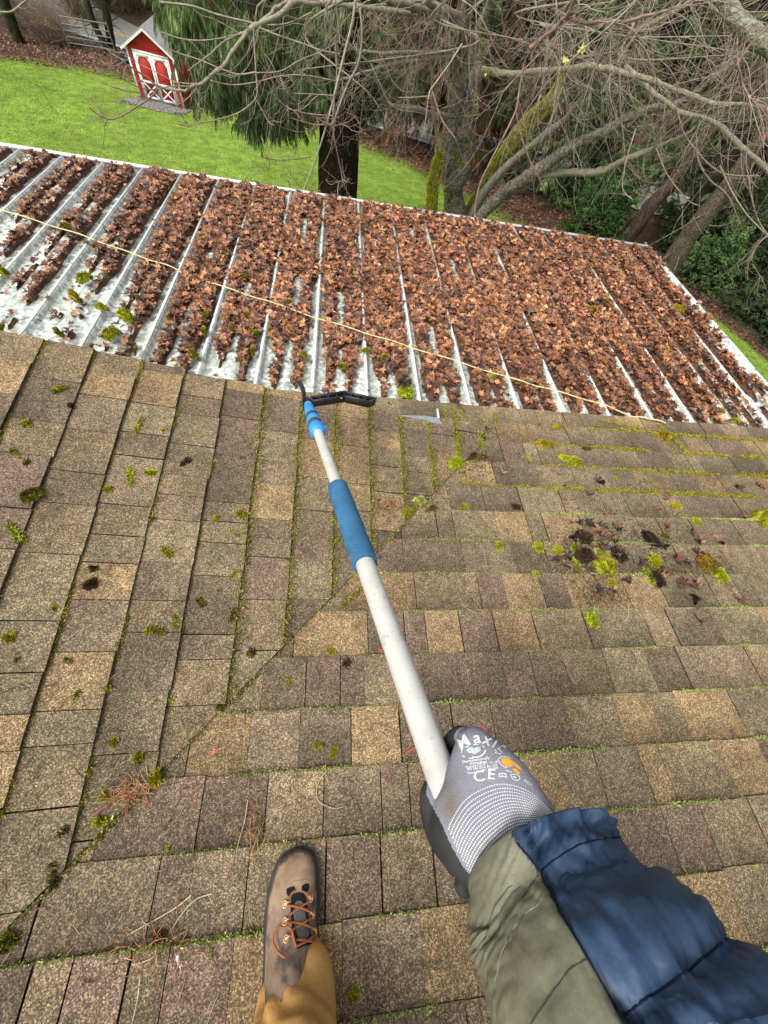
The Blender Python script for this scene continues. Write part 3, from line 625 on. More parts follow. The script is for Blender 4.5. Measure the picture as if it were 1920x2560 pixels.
# valley edge
vy = np.linspace(-.9, 1.1, 12)
for k in range(len(vy)-1):
    moss_line(mb, (xval(vy[k])+.004, vy[k], zA(vy[k])+.006), (xval(vy[k+1])+.004, vy[k+1], zA(vy[k+1])+.006), NA, .009, .60, [MG['pale'], MG['olive'], (.25, .3, .1)], k+90)
# short moss lines down some slots, right slope
for (a, b, c, d, wd) in ((1105, 1020, 1118, 1052, .010), (1130, 1018, 1140, 1060, .016), (1150, 1022, 1160, 1050, .012), (1235, 1030, 1242, 1060, .010), (1640, 1060, 1730, 1145, .013), (1500, 1052, 1600, 1072, .010), (1140, 1050, 1200, 1060, .016), (1200, 1290, 1222, 1330, .005), (520, 2350, 540, 2420, .008), (140, 2380, 215, 2300, .005), (850, 1520, 930, 1450, .008)):
    moss_line(mb, onA(a, b, .008), onA(c, d, .008), NA, wd, .8, [MG['green'], MG['bright'], MG['gold']], a)
tag(mb.build('moss_lines', M_MOSS), 'yellow-green moss growing in lines along the shingle joints', 'moss', kind='stuff')

# ------------------------------------------------------------------ loose leaves, needles and twigs on the shingles
rl = [(1257,1185,42,4),(1493,1203,46,3),(1215,1069,36,5),(1665,1245,44,2),(1804,1356,40,5),(1793,1212,36,6),(1846,1219,32,2),(1428,1305,46,6),(1493,1328,40,4),(1410,1412,44,2),(1385,1400,34,7),(1496,1478,46,7),(1563,1452,40,7),(1530,1478,36,4),(1721,1458,42,3),(1735,1496,40,7),(1753,1556,38,6),(1846,1496,44,5),(1600,1410,40,7),(1690,1400,40,2),(1750,1380,36,6),(1480,1350,36,4),(1450,1310,34,3),(1510,1290,30,5),(1530,1345,34,2),(1660,1370,34,7),(1470,1235,34,5),(1445,1425,34,2),(1675,1440,36,6),(1590,1335,26,5),(1410,1245,26,5),(1895,1210,40,8),(1415,1215,28,5),(1345,1060,24,5),(975,1010,22,5),(1860,1290,22,5),(1398,1185,20,6),(1640,1275,28,2),(1730,1330,30,6)]
for _ in range(34):
    j_ = RNG.random(); rl.append((int(RNG.normal(1470, 52)) if j_ < .62 else int(RNG.normal(1665, 45)), int(RNG.normal(1372, 48)) if j_ < .62 else int(RNG.normal(1400, 48)), int(RNG.uniform(24, 46)), int(RNG.choice([3, 7, 7, 2, 6, 5]))))
for k, (a, b, s_, ci) in enumerate(rl):
    P, pl = onroof(a, b, .010); nr = NA if pl == 'A' else NB
    Mx = (frame(nr)@rots(1, .5)[0])*(s_/2*np.linalg.norm(P)/F*.85)@np.diag([RNG.uniform(.6, 1), RNG.uniform(.7, 1.1), RNG.uniform(1.2, 2.4)])
    pile = 1370 < a < 1800 and 1280 < b < 1570
    tag(leaf_obj(P+nr*(.008 if pile else 0), Mx, LEAFC[ci]*RNG.uniform(.5, 1.05), k % 14), ('wet '+('dark ' if ci in (3, 7) else 'orange-brown ' if ci in (4, 6, 8) else 'brown ')+('small ' if s_ < 34 else '')+'leaf in the '+('left heap' if a < 1570 else 'right heap')+' of moss and soil, '+('upper' if b < 1350 else 'lower' if b > 1430 else 'middle')+' part') if pile else ('single '+('dark ' if ci in (3, 7) else 'orange-brown ' if ci in (4, 6, 8) else 'brown ')+'leaf lying loose on the right slope, '+('above' if b < 1290 else 'beside' if b < 1480 else 'below')+' the debris pile'), 'leaf', 'leaves in the debris pile' if pile else 'single leaves on the shingles')
mb = MB(); n = 0
def strand(mb, P, nr, L_, w_, col, bend=.3):
    a = RNG.uniform(0, 2*np.pi); Fm = frame(nr); d = Fm[:, 0]*math.cos(a)+Fm[:, 1]*math.sin(a); s_ = np.cross(nr, d); c = RNG.normal(0, bend)
    t = np.linspace(-.5, .5, 5); Q = P+d*(t*L_)[:, None]+s_*(c*t*t*L_)[:, None]+nr*(.0015+.002*RNG.random())
    mb.tube(Q, [w_*.5, w_, w_, w_*.8, w_*.3], 3, col, False)
for k in range(900):
    px_, py_ = RNG.uniform(-20, 1940), RNG.uniform(1050, 2560)
    P, pl = onroof(px_, py_, .008); 
    if pl == 'B' and P[1] > 1.1: continue
    col = [(.28, .15, .07), (.38, .28, .15), (.20, .09, .05), (.10, .07, .04)][RNG.integers(0, 4)]
    strand(mb, P, NA if pl == 'A' else NB, RNG.uniform(.01, .045), RNG.uniform(.0005, .001), col)
for (cx_, cy_, rx_, ry_, n_) in ((330, 1975, 70, 40, 150), (1470, 1400, 120, 90, 160), (1680, 1430, 90, 70, 70), (1190, 1160, 60, 30, 70), (980, 1265, 50, 22, 60), (640, 2080, 20, 70, 40), (380, 2380, 90, 90, 50), (1080, 1240, 40, 25, 40), (1500, 1490, 80, 30, 60)):
    for k in range(n_):
        P, pl = onroof(cx_+RNG.normal(0, rx_*.5), cy_+RNG.normal(0, ry_*.5), .010)
        col = [(.36, .15, .06), (.30, .12, .06), (.10, .07, .045), (.38, .27, .13)][RNG.integers(0, 4)] if cx_ < 1000 else [(.06, .045, .03), (.11, .07, .04), (.22, .10, .06), (.05, .04, .03)][RNG.integers(0, 4)]
        strand(mb, P, NA if pl == 'A' else NB, RNG.uniform(.015, .05), RNG.uniform(.0006, .0013), col)
# soil crumbs
for (cx_, cy_, rx_, ry_, n_) in ((1475, 1375, 110, 75, 1700), (1640, 1375, 60, 70, 700), (1770, 1410, 60, 40, 250), (1180, 1160, 90, 50, 350), (1000, 1270, 80, 30, 250), (1500, 1480, 70, 30, 200), (1300, 1200, 420, 120, 300)):
    pp = [onroof(cx_+RNG.normal(0, rx_*.55), cy_+RNG.normal(0, ry_*.55), .006)[0] for _ in range(n_)]
    mb.scatter(*TT, np.array(pp), rots(n_, .9)*RNG.uniform(.0016, .0075, (n_, 1, 1))*np.array([1.3, 1, .6])[None, None, :], np.tile([.040, .029, .019], (n_, 1))*RNG.uniform(.6, 1.6, (n_, 1)))
tag(mb.build('needle_litter', M_TWIG), 'fine needles, stems and soil crumbs scattered over the shingles', 'litter', kind='stuff')
def twig_obj(pts, w_, col, lab, name='twig', group=None):
    P = smooth_pts([onroof(a, b, .009)[0] for a, b in pts], 4); mb = MB(); mb.tube(P, np.linspace(w_, w_*.45, len(P)), 5, col, False)
    tag(mb.build(name, M_TWIG), lab, 'twig', group)
twig_obj([(478, 2238), (430, 2275), (318, 2338)], .0016, (.55, .46, .28), 'straight pale straw stem lying left of the boot')
twig_obj([(530, 2234), (490, 2248), (455, 2285), (425, 2330)], .0015, (.50, .40, .24), 'second pale stem with a slight bend, nearer the boot')
twig_obj([(330, 2412), (380, 2395), (430, 2350), (460, 2330)], .0016, (.42, .30, .17), 'brown stem bent along the valley at lower left')
twig_obj([(820, 1920), (795, 1960), (795, 2000), (830, 2020), (858, 2018)], .0013, (.45, .36, .2), 'thin pale stem curled like a hook left of the glove')
twig_obj([(430, 2040), (400, 2080), (345, 2107)], .0013, (.16, .07, .05), 'thin dark red stem on a dark shingle')
twig_obj([(620, 2000), (610, 2060), (595, 2110), (590, 2160)], .0014, (.42, .32, .18), 'pale forked stem beside the toe of the boot')
twig_obj([(1560, 1600), (1585, 1640), (1592, 1660)], .0016, (.06, .045, .03), 'short dark twig crossing a course line on the right slope')
twig_obj([(350, 2440), (345, 2490), (330, 2560)], .0014, (.52, .42, .26), 'pale stem running off the bottom edge left of the trousers')
twig_obj([(1190, 1535), (1160, 1515), (1150, 1495)], .0012, (.45, .35, .2), 'short straw on the shingles right of the white pole')
twig_obj([(1570, 1512), (1572, 1535), (1562, 1555)], .0014, (.5, .42, .25), 'short curved straw right of the lone lime moss ball')
# brown fern-like needle sprigs
def sprig(pts, col, lab, wl=.010):
    P = smooth_pts([onroof(a, b, .008)[0] for a, b in pts], 4); mb = MB(); mb.tube(P, .0009, 4, col, False)
    nr = NA; tan = np.gradient(P, axis=0)
    for i in range(1, len(P)):
        for k in range(2):
            d = tan[i]/np.linalg.norm(tan[i]); s_ = np.cross(nr, d)
            for sg in (-1, 1):
                b0 = P[i]-tan[i]*(k*.5); L_ = wl*math.sin(math.pi*(i/len(P)*.8+.15)); mb.tube([b0, b0+(s_*sg+d*.6)*L_], [.0009, .0003], 3, np.array(col)*RNG.uniform(.7, 1.3), False)
    tag(mb.build('needle_sprig', M_TWIG), lab, 'twig')
sprig([(965, 1895), (972, 1930), (980, 1975)], (.30, .17, .14), 'brown feathery sprig left of the gloved hand')
sprig([(1070, 1515), (1110, 1508), (1140, 1520)], (.25, .16, .13), 'brown feathery sprig across a course line right of the pole')
sprig([(1440, 1510), (1460, 1530), (1478, 1535)], (.38, .14, .07), 'rusty feathery sprig above the lone lime moss ball')
sprig([(1415, 1670), (1430, 1695), (1440, 1710)], (.30, .24, .20), 'grey brown feathery sprig on the right slope below the ball')
sprig([(1195, 1805), (1212, 1822), (1222, 1840)], (.42, .14, .10), 'red sprig on the shingle beyond the glove knuckle', .012)
sprig([(1005, 1890), (1025, 1875), (1040, 1868)], (.50, .16, .09), 'small orange-red sprig left of the pole end', .006)
sprig([(225, 2045), (250, 2025), (275, 2010)], (.32, .15, .12), 'brown feathery sprig in the needle litter by the valley', .009)
for (a, b, c_, lab) in ((672, 1739, (.34, .17, .10), 'flat tan leaf flake left of the pole near a course line'), (538, 1879, (.55, .16, .09), 'small orange leaf flake on a grey-brown shingle'), (572, 1622, (.30, .14, .14), 'purplish leaf flake near the valley, left one'), (612, 1626, (.26, .13, .15), 'purplish leaf flake near the valley, right one'), (446, 2405, (.62, .60, .58), 'white papery leaf scrap left of the boot'), (1196, 1820, (.30, .12, .09), 'red leaf under the sprig beyond the glove'), (951, 1627, (.42, .10, .07), 'bright red leaf flake beside the pole')):
    P, pl = onroof(a, b, .008); Mx = (frame(NA if pl == 'A' else NB)@rots(1, .2)[0])*.016; Mx = Mx@np.diag([1.3, .55, .5]); tag(leaf_obj(P, Mx, c_, 5, 'leaf_flake'), lab, 'leaf')

# ------------------------------------------------------------------ pole, grip and scraper head
pA = atd(1112, 1965, .445); pB = atd(903, 1352, .765); pC = atd(792, 1072, 1.19)
ax = pC-pA; ax /= np.linalg.norm(ax)
pole = thing('extension_pole', pA, 'white telescopic pole with blue foam grip and black scraper head held out over the roof', 'pole')
def on_ax(px_, py_):
    r = ray(px_, py_); r /= np.linalg.norm(r); # closest point of the pole axis to this ray
    w0 = pA; a = ax.dot(ax); b = ax.dot(r); c = 1; d = ax.dot(w0); e = r.dot(w0); t = (b*e-c*d)/(a*c-b*b); return pA+ax*t
g0, g1 = on_ax(922, 1400), on_ax(850, 1220); c0, c1 = on_ax(799, 1078), on_ax(775, 1012)
mb = MB(); mb.tube([pA-ax*.028, g0+ax*.02], .0185, 28, (.6, .6, .55)); mb.build('outer_tube', M_POLE, pole, True)
mb = MB(); mb.tube([g1-ax*.02, c1], .0152, 24, (.6, .6, .55)); mb.build('inner_tube', M_POLE, pole, True)
L_ = np.linalg.norm(g1-g0); t = np.array([0, .0005, .004, .03, .1, .2, .3, .36, .40, .46, .6, .7, .8, .9, .97, .996, .9995, 1]); rr = np.array([.0192, .0240, .0252, .0256, .0252, .0254, .0250, .0252, .0259, .0252, .0249, .0252, .0247, .0249, .0247, .0242, .0236, .0160])
mb = MB(); mb.tube(g0-ax*.006+np.outer(t*(L_+.012), ax), rr, 32, (.05, .2, .4)); grip = mb.build('foam_grip', M_FOAM, pole, True)
# clamp: three blue rings and grey bands, then the tapered neck
L_ = np.linalg.norm(c1-c0); a0 = c0-ax*.012
prof_c = [(0, .0165), (.02, .0235), (.10, .0245), (.20, .0240), (.22, .0215), (.34, .0215), (.36, .0235), (.47, .0228), (.49, .0205), (.58, .020), (.60, .0215), (.70, .0200), (.86, .0170), (1.0, .0150)]
mb = MB(); mb.tube([a0+ax*(u*(L_+.012)) for u, r in prof_c], [r for u, r in prof_c], 28, (.05, .3, .75)); clampo = mb.build('clamp', M_BLUE, pole, False)
for u in (.28, .535):
    mb = MB(); mb.tube([a0+ax*((u-.055)*(L_+.012)), a0+ax*((u+.055)*(L_+.012))], .0222 if u < .4 else .0212, 24, (.1, .1, .1)); mb.build('band', M_GREYP, clampo, True)
side = np.cross(ax, (0, 0, 1)); side /= np.linalg.norm(side); upv = np.cross(side, ax)
mb = MB(); mb.box(a0+ax*.028-side*-.021+upv*.008, ax*.016, side*.004, upv*.004, (.05, .3, .75)); mb.build('lever', M_BLUE, clampo)
head = MB(); zc = c1[2]
n0 = c1; n1 = on_ax(766, 985)
head.tube([n0, n0+ax*.012, n0+ax*.013, n0+ax*.020, n0+ax*.021, n0+ax*.028, n0+ax*.029, n0+ax*.036, n0+ax*.038, n0+ax*.05], [.0165, .0165, .0140, .0140, .0158, .0158, .0130, .0130, .015, .010], 16, (.02,)*3)
zt = n0[2]+.012
near = [atz(a, b, zt) for a, b in ((782, 1000), (862, 988), (924, 1002))]; far_ = [atz(a, b, zt+.004) for a, b in ((777, 990), (862, 977), (940, 995))]; dn = np.array([0, 0, -.036])
th = .0016
def wall(mb, a, b, top, bot, t_=.0016):
    d = b-a; s_ = np.cross(d, (0, 0, 1)); s_ /= np.linalg.norm(s_); h = (top-bot)/2
    mb.box((a+b)/2+np.array([0, 0, (top+bot)/2]), d/2, s_*t_, (0, 0, h), (.02,)*3)
arm = MB()
for P_ in (near, far_):
    for i in range(2): wall(arm, P_[i], P_[i+1], 0, -.036)
for i in range(2):
    arm.add([near[i]+dn, near[i+1]+dn, far_[i+1]+dn, far_[i]+dn], [(0, 1, 2, 3)], (.02,)*3)
    for u in (.25, .5, .75, .98): wall(arm, near[i]*(1-u)+near[i+1]*u, far_[i]*(1-u)+far_[i+1]*u, -.0005, -.029, .001)
wall(arm, near[2], far_[2], 0, -.036, .0022); wall(arm, near[0], far_[0], 0, -.036)
arm.build('scraper_arm', M_BLACK, pole); head.build('socket', M_BLACK, pole)
# gusset between socket and arm
mb = MB(); g_ = [near[0], near[0]*.45+near[1]*.55, n0+ax*.002, near[0]+dn]
mb.box((near[0]+near[1])/2*.4+near[0]*.6+dn*.35, (near[1]-near[0])*.22, (0, .003, 0), dn*.30, (.02,)*3); mb.build('gusset', M_BLACK, pole)
# curved blade standing at the left
bl = [(739, 954, .018), (749, 962, .016), (756, 977, .012), (758, 992, .006), (757, 1008, -.002), (759, 1018, -.006)]
P = smooth_pts([atz(a, b, zt+h_) for a, b, h_ in bl], 3); wd = np.interp(np.linspace(0, 1, len(P)), [0, .15, .5, 1], [.004, .013, .016, .014])
mb = MB(); off = np.array([.010, .018, -.004]); off /= np.linalg.norm(off); nz_ = np.array([.85, -.3, .3])*.0016
G = np.stack([P-off*wd[:, None]*.4, P+off*wd[:, None]], 1)
mb.grid(G+nz_, (.03,)*3); mb.grid((G-nz_)[::-1], (.03,)*3)
mb.add(np.concatenate([G[:, 0]+nz_, G[:, 0]-nz_]), [(i, i+1, len(P)+i+1, len(P)+i) for i in range(len(P)-1)], (.03,)*3)
mb.add(np.concatenate([G[:, 1]+nz_, G[:, 1]-nz_]), [(i, i+1, len(P)+i+1, len(P)+i) for i in range(len(P)-1)], (.03,)*3)
mb.build('scraper_blade', M_BLACK, pole)
mb = MB(); bc = near[1]+[-.012, -.0035, -.010]; mb.tube([bc, bc+[0, -.003, 0]], .0045, 10, (.3, .3, .28)); mb.build('bolt', M_WHITE, pole)
# ------------------------------------------------------------------ the person: gloved hand, sleeve, trousers, boot, body behind the camera
M_KNIT = mat('grey_knit', 0.95, 0.1, var=[(9, .86, 1.12, 4), (700, .82, 1.18, 2)], bump=(900, .5, .0015))
M_COAT = mat('black_nitrile', 0.7, 0.3, base=(0.022, 0.024, 0.023), var=[(20, .7, 1.5, 3)], bump=(600, .3, .001))
M_NAVY = mat('quilted_nylon', 0.55, 0.35, var=[(14, .8, 1.2, 4), (500, .9, 1.1, 2)], bump=(16, .35, .02))
M_PRINT = mat('white_print', 0.7, 0.3, base=(.62, .64, .64), var=[(500, .85, 1.1, 2)])
M_ORANGE = mat('orange_print', 0.7, 0.3, base=(.75, .36, .05), var=[(700, .8, 1.1, 2)])
M_BOOT = mat('worn_leather', 0.7, 0.3, var=[(12, .70, 1.25, 6), (60, .82, 1.2, 4)], tint=[(22, .57, .66, (.030, .024, .024), .75), (5, .5, .7, (.12, .085, .06), .5)], bump=(60, .4, .003))
M_RUBB = mat('boot_rubber', 0.75, 0.3, base=(.035, .034, .033), var=[(40, .7, 1.4, 3)])
M_LACE = mat('boot_lace', 0.85, 0.2, base=(.30, .10, .04), var=[(300, .8, 1.2, 2)])
M_BRASS = mat('copper_hook', 0.35, 0.5, base=(.75, .40, .17), metal=.5)
M_TONG = mat('tongue_cloth', 0.9, 0.1, base=(.012, .014, .017))
M_DUCK = mat('duck_canvas', 0.95, 0.1, var=[(5, .82, 1.15, 4), (500, .88, 1.12, 2)], tint=[(9, .5, .68, (.30, .20, .075), .7), (40, .66, .72, (.06, .04, .02), .7)], bump=(22, .5, .012))
person = thing('person', onA(700, 2500), 'person in navy and olive jacket, ochre trousers and brown boots holding the pole', 'person')

def sil_loft(pairs, depths, flat, n_around=40, sub=5, disp=None):
    """rings whose silhouettes follow two outlines; each ring is a real ellipse at its own depth"""
    L = smooth_pts([(*p[0], 0) for p in pairs], sub)[:, :2]; R_ = smooth_pts([(*p[1], 0) for p in pairs], sub)[:, :2]
    D = smooth_pts([(d, f_, 0) for d, f_ in zip(depths, flat)], sub)
    cs = []; us = []; rs = []
    for l, r, d in zip(L, R_, D):
        a = atd(*l, d[0]); b = atd(*r, d[0]); cs.append((a+b)/2); us.append((b-a)/np.linalg.norm(b-a)); rs.append((np.linalg.norm(b-a)/2, np.linalg.norm(b-a)/2*d[1]))
    cs = np.array(cs); us = np.array(us); rs = np.array(rs); tan = np.gradient(cs, axis=0); tan /= np.linalg.norm(tan, axis=1)[:, None]
    ws = np.cross(tan, us); ws /= np.linalg.norm(ws, axis=1)[:, None]
    sgn = np.sign((ws*(-cs)).sum(1))[:, None]; ws = ws*sgn          # w points to the camera side
    th = np.linspace(0, 2*np.pi, n_around, endpoint=False)
    ring = np.zeros((len(cs), n_around, 3)); nrm = np.zeros_like(ring)
    for i in range(len(cs)):
        o = us[i][None]*np.cos(th)[:, None]*rs[i, 0]+ws[i][None]*np.sin(th)[:, None]*rs[i, 1]
        nn = us[i][None]*np.cos(th)[:, None]*rs[i, 1]+ws[i][None]*np.sin(th)[:, None]*rs[i, 0]; nn /= np.linalg.norm(nn, axis=1)[:, None]
        if disp is not None: o = o+nn*np.broadcast_to(disp(i/(len(cs)-1), th, cs[i]+o), th.shape)[:, None]
        ring[i] = cs[i]+o; nrm[i] = nn
    return ring, th, cs
def ring_faces(n, m):
    i = np.arange(n-1)[:, None]*m; j = np.arange(m)[None, :]; k = (j+1) % m
    return np.stack([i+j, i+k, i+m+k, i+m+j], -1).reshape(-1, 4)

# --- gloved hand: fist body + thumb + four curled fingers fused into one surface
hm = MB()
hp_ = [((1235, 2285), (1425, 2110)), ((1200, 2240), (1408, 2070)), ((1146, 2196), (1386, 2022)), ((1096, 2140), (1360, 1982)), ((1070, 2075), (1328, 1932)), ((1082, 2012), (1294, 1892)), ((1104, 1962), (1258, 1862)), ((1122, 1905), (1226, 1838)), ((1136, 1862), (1206, 1820)), ((1146, 1834), (1184, 1812))]
ring, th, cs = sil_loft(hp_, [.405, .404, .407, .414, .425, .434, .442, .450, .456, .460], [.46, .50, .55, .57, .56, .58, .66, .8, .9, .9], 32, 4)
hm.add(ring.reshape(-1, 3), ring_faces(*ring.shape[:2]), (.3,)*3); hm.poly(ring[0], (.3,)*3); hm.poly(ring[-1][::-1], (.3,)*3)
def finger(pts, r): hm.tube(smooth_pts([atd(*p) for p in pts], 3), np.interp(np.linspace(0, 1, (len(pts)-1)*3+1), np.linspace(0, 1, len(r)), r), 14, (.3,)*3); [hm.tube([atd(*p)-np.array([0, 0, r_*.8]), atd(*p)-np.array([0, 0, r_*.5]), atd(*p), atd(*p)+np.array([0, 0, r_*.5]), atd(*p)+np.array([0, 0, r_*.8])], [r_*.55, r_*.85, r_, r_*.85, r_*.55], 12, (.3,)*3) for p, r_ in ((pts[-1], r[-1]),)]
finger([(1155, 2150, .420), (1100, 2080, .425), (1076, 2010, .438), (1080, 1975, .452), (1092, 1958, .478)], [.019, .0165, .0130, .0120, .0095])      # thumb round the pole
finger([(1175, 1850, .462), (1150, 1838, .482), (1116, 1868, .505), (1088, 1925, .500), (1080, 1960, .480)], [.0115, .0115, .0105, .0095, .0085])     # index
finger([(1235, 1900, .462), (1180, 1885, .498), (1120, 1930, .515), (1082, 1990, .498), (1078, 2030, .472)], [.012, .0115, .0105, .0095, .0085])
finger([(1280, 1960, .450), (1220, 1960, .494), (1140, 2005, .508), (1092, 2065, .486), (1090, 2095, .462)], [.012, .011, .010, .0095, .0085])
finger([(1310, 2020, .435), (1260, 2050, .470), (1190, 2120, .478), (1165, 2190, .460), (1160, 2214, .438)], [.011, .0100, .0095, .0100, .0118])
me = bpy.data.meshes.new('tmp'); V = np.concatenate(hm.v)
FT = ([list(map(int, f)) for a in hm.t for f in a])+([list(map(int, f)) for a in hm.q for f in a]); me.from_pydata([tuple(v) for v in V], [], FT); me.update()
bmx = bmesh.new(); bmx.from_mesh(me); bmesh.ops.recalc_face_normals(bmx, faces=bmx.faces); bmx.to_mesh(me); bmx.free()
to = bpy.data.objects.new('tmp', me); COL.objects.link(to)
md = to.modifiers.new('r', 'REMESH'); md.mode = 'VOXEL'; md.voxel_size = 0.0016
ms = to.modifiers.new('s', 'SMOOTH'); ms.factor = .6; ms.iterations = 10
dg = bpy.context.evaluated_depsgraph_get(); ev = to.evaluated_get(dg); em = ev.to_mesh()
nv = len(em.vertices); HV = np.empty(nv*3); em.vertices.foreach_get('co', HV); HV = HV.reshape(-1, 3); HF = np.array([list(p.vertices) for p in em.polygons if len(p.vertices) == 4]); ev.to_mesh_clear()
bpy.data.objects.remove(to)
HPx = np.array([proj(v) for v in HV])
# dip line of the black palm coating on the thumb side, and the coated palm and fingers underneath
bl_y = [1800, 1835, 1870, 1955, 1985, 2010, 2050, 2110, 2170, 2225, 2300]; bl_x = [1142, 1128, 1120, 1068, 1066, 1078, 1100, 1126, 1160, 1206, 1260]
edge_x = np.interp(HPx[:, 1], bl_y, bl_x); cen = np.interp(HPx[:, 1], [1810, 1860, 1960, 2010, 2075, 2140, 2200, 2285], [.468, .468, .462, .458, .446, .436, .424, .39])
hn = HPx[:, 2]-cen
blackv = (HPx[:, 0] < edge_x) | (hn > .006)
blackf = blackv[HF].sum(1) >= 3
stain = np.exp(-((HPx[:, 0]-1125)/26)**2-((HPx[:, 1]-2010)/55)**2)[:, None]
kc = np.array([.215, .215, .255])*(1-stain)+np.array([.15, .135, .11])*stain
def sub_mesh(name, V_, F_, C_, m, parent):
    mb = MB(); u, inv = np.unique(F_.ravel(), return_inverse=True); mb.add(V_[u], inv.reshape(F_.shape), C_[u]); return mb.build(name, m, parent, True)
glove = sub_mesh('glove', HV, HF, kc, M_KNIT, person)
glove.data.materials.append(M_COAT); glove.data.polygons.foreach_set('material_index', blackf.astype(np.int32))
HB_ = BVHTree.FromPolygons([Vector(v) for v in HV], [tuple(int(i) for i in f) for f in HF])
def hit(bvh, px_, py_, off=.0005):
    r = ray(px_, py_); r = r/np.linalg.norm(r); h = bvh.ray_cast(Vector((0, 0, 0)), Vector(r))
    if h[0] is None: return None
    nn = np.array(h[1]); nn = nn if nn.dot(r) < 0 else -nn
    return np.array(h[0])+nn*off, nn
# knitted white dots of the cuff, row by row
dots = MB(); TV = np.array([[1, 0, 0], [.5, .7, 0], [-.5, .7, 0], [-1, 0, 0], [-.5, -.7, 0], [.5, -.7, 0], [0, 0, .5]]); TF = np.array([(i, (i+1) % 6, 6) for i in range(6)])
o_ = smooth_pts([(1112, 2108, 0), (1119, 2084, 0), (1130, 2051, 0), (1166, 1998, 0), (1222, 1967, 0), (1266, 1961, 0), (1316, 1976, 0), (1356, 2006, 0), (1388, 2040, 0)], 8)[:, :2]
i_ = smooth_pts([(1196, 2232, 0), (1205, 2214, 0), (1222, 2184, 0), (1240, 2160, 0), (1272, 2121, 0), (1300, 2099, 0), (1325, 2086, 0), (1362, 2074, 0), (1404, 2069, 0)], 8)[:, :2]
tt = np.linspace(0, 1, len(o_)); rows = 19
pos = []; mats = []
for r_ in range(rows):
    u = (r_/(rows-1))**.92; line = o_*(1-u)+i_*u; seg = np.linalg.norm(np.diff(line, axis=0), axis=1); s_ = np.concatenate([[0], np.cumsum(seg)]); nd = int(s_[-1]/6.1)
    for k in range(nd+1):
        d = (k+.5*(r_ % 2))/nd*s_[-1]
        if d > s_[-1]: continue
        p = [np.interp(d, s_, line[:, 0]), np.interp(d, s_, line[:, 1])]; q_ = [np.interp(min(d+2, s_[-1]), s_, line[:, 0]), np.interp(min(d+2, s_[-1]), s_, line[:, 1])]
        if p[0] < np.interp(p[1], bl_y, bl_x)+9: continue
        h = hit(HB_, *p, .0002); h2 = hit(HB_, *q_, .0002)
        if h is None or h2 is None or np.linalg.norm(h2[0]-h[0]) > .01 or d+2 > s_[-1]: continue
        a = h2[0]-h[0]; a /= np.linalg.norm(a)+1e-9; b = np.cross(h[1], a); pos.append(h[0]); mats.append(np.stack([a*1.05, b*.80, h[1]*.8], 1)*.00092)
dots.scatter(TV, TF, np.ones(7), np.array(pos), np.array(mats), np.tile([.6, .6, .62], (len(pos), 1)))
tag(dots.build('knit_dots', M_PRINT, person), kind='stuff')
# print on the back of the glove
def decal_text(body, px_, py_, size, ang, name, m=M_PRINT, sx=1.0, shear=0, bold=.0):
    cu = bpy.data.curves.new('t', 'FONT'); cu.body = body; cu.size = 1; cu.align_x = 'CENTER'; cu.align_y = 'CENTER'; cu.offset = bold; cu.resolution_u = 3
    t_ = bpy.data.objects.new('t', cu); COL.objects.link(t_); g_ = bpy.context.evaluated_depsgraph_get(); e_ = t_.evaluated_get(g_); m_ = e_.to_mesh()
    bb = bmesh.new(); bb.from_mesh(m_); bmesh.ops.triangulate(bb, faces=bb.faces); a = math.radians(ang); vs = []; ok = []
    for v in bb.verts:
        x_, y_ = v.co.x*size*sx+v.co.y*size*shear, v.co.y*size; h = hit(HB_, px_+x_*math.cos(a)-y_*math.sin(a), py_-x_*math.sin(a)-y_*math.cos(a), .0011)
        ok.append(h is not None); vs.append(h[0] if h is not None else (0, 0, 0))
    fs = [tuple(v.index for v in f.verts) for f in bb.faces if all(ok[v.index] for v in f.verts) and max((np.linalg.norm(np.array(vs[a_.index])-np.array(vs[b_.index])) for a_ in f.verts for b_ in f.verts)) < .03]
    bb.free(); e_.to_mesh_clear(); bpy.data.objects.remove(t_)
    if not fs: return
    mb = MB(); mb.add(np.array(vs), np.array(fs), (.6, .6, .6)); return mb.build(name, m, person)
for ch, a, b, s_, an in (('M', 1159, 1858, 42, 32), ('a', 1192, 1846, 42, 5), ('x', 1218, 1851, 40, -22), ('i', 1237, 1860, 40, -34), ('F', 1255, 1868, 38, -40)): decal_text(ch, a, b, s_, an, 'lettering', bold=.02)
decal_text('C', 1198, 1942, 38, 10, 'lettering', bold=.012, sx=1.1); decal_text('E', 1228, 1937, 36, -4, 'lettering', bold=.012, sx=1.1)
for tx, a, b, s_, an, sx in (('Dermatologically', 1190, 1900, 10.5, 9, .95), ('Accredited', 1196, 1907, 9.5, 7, 1), ('Oxford OX18 1TX UK', 1205, 1912, 9, 10, .95), ('EN 388 2016 EN 407', 1206, 1919, 9, 8, .95), ('Patent No. EP 1 608 808', 1207, 1927, 8.5, 10, .9)): decal_text(tx, a, b, s_, an, 'small_print', sx=sx, bold=.02)
def decal_line(pts, w_, name, m=M_PRINT, closed=False, off=.0006):
    P = []
    if closed: pts = list(pts)+[pts[0]]
    pts = smooth_pts([(*p, 0) for p in pts], 3)[:, :2]; d = np.gradient(pts, axis=0); d /= np.linalg.norm(d, axis=1)[:, None]; nn = np.stack([-d[:, 1], d[:, 0]], 1)*w_/2
    G = []
    for p, q_ in zip(pts, nn):
        h1, h2 = hit(HB_, *(p-q_), off), hit(HB_, *(p+q_), off)
        if h1 is None or h2 is None:
            if len(G) > 1: break
            G = []; continue
        G.append([h1[0], h2[0]])
    if len(G) < 2: return
    mb = MB(); mb.grid(np.array(G), (.6, .6, .6)); return mb.build(name, m, person)
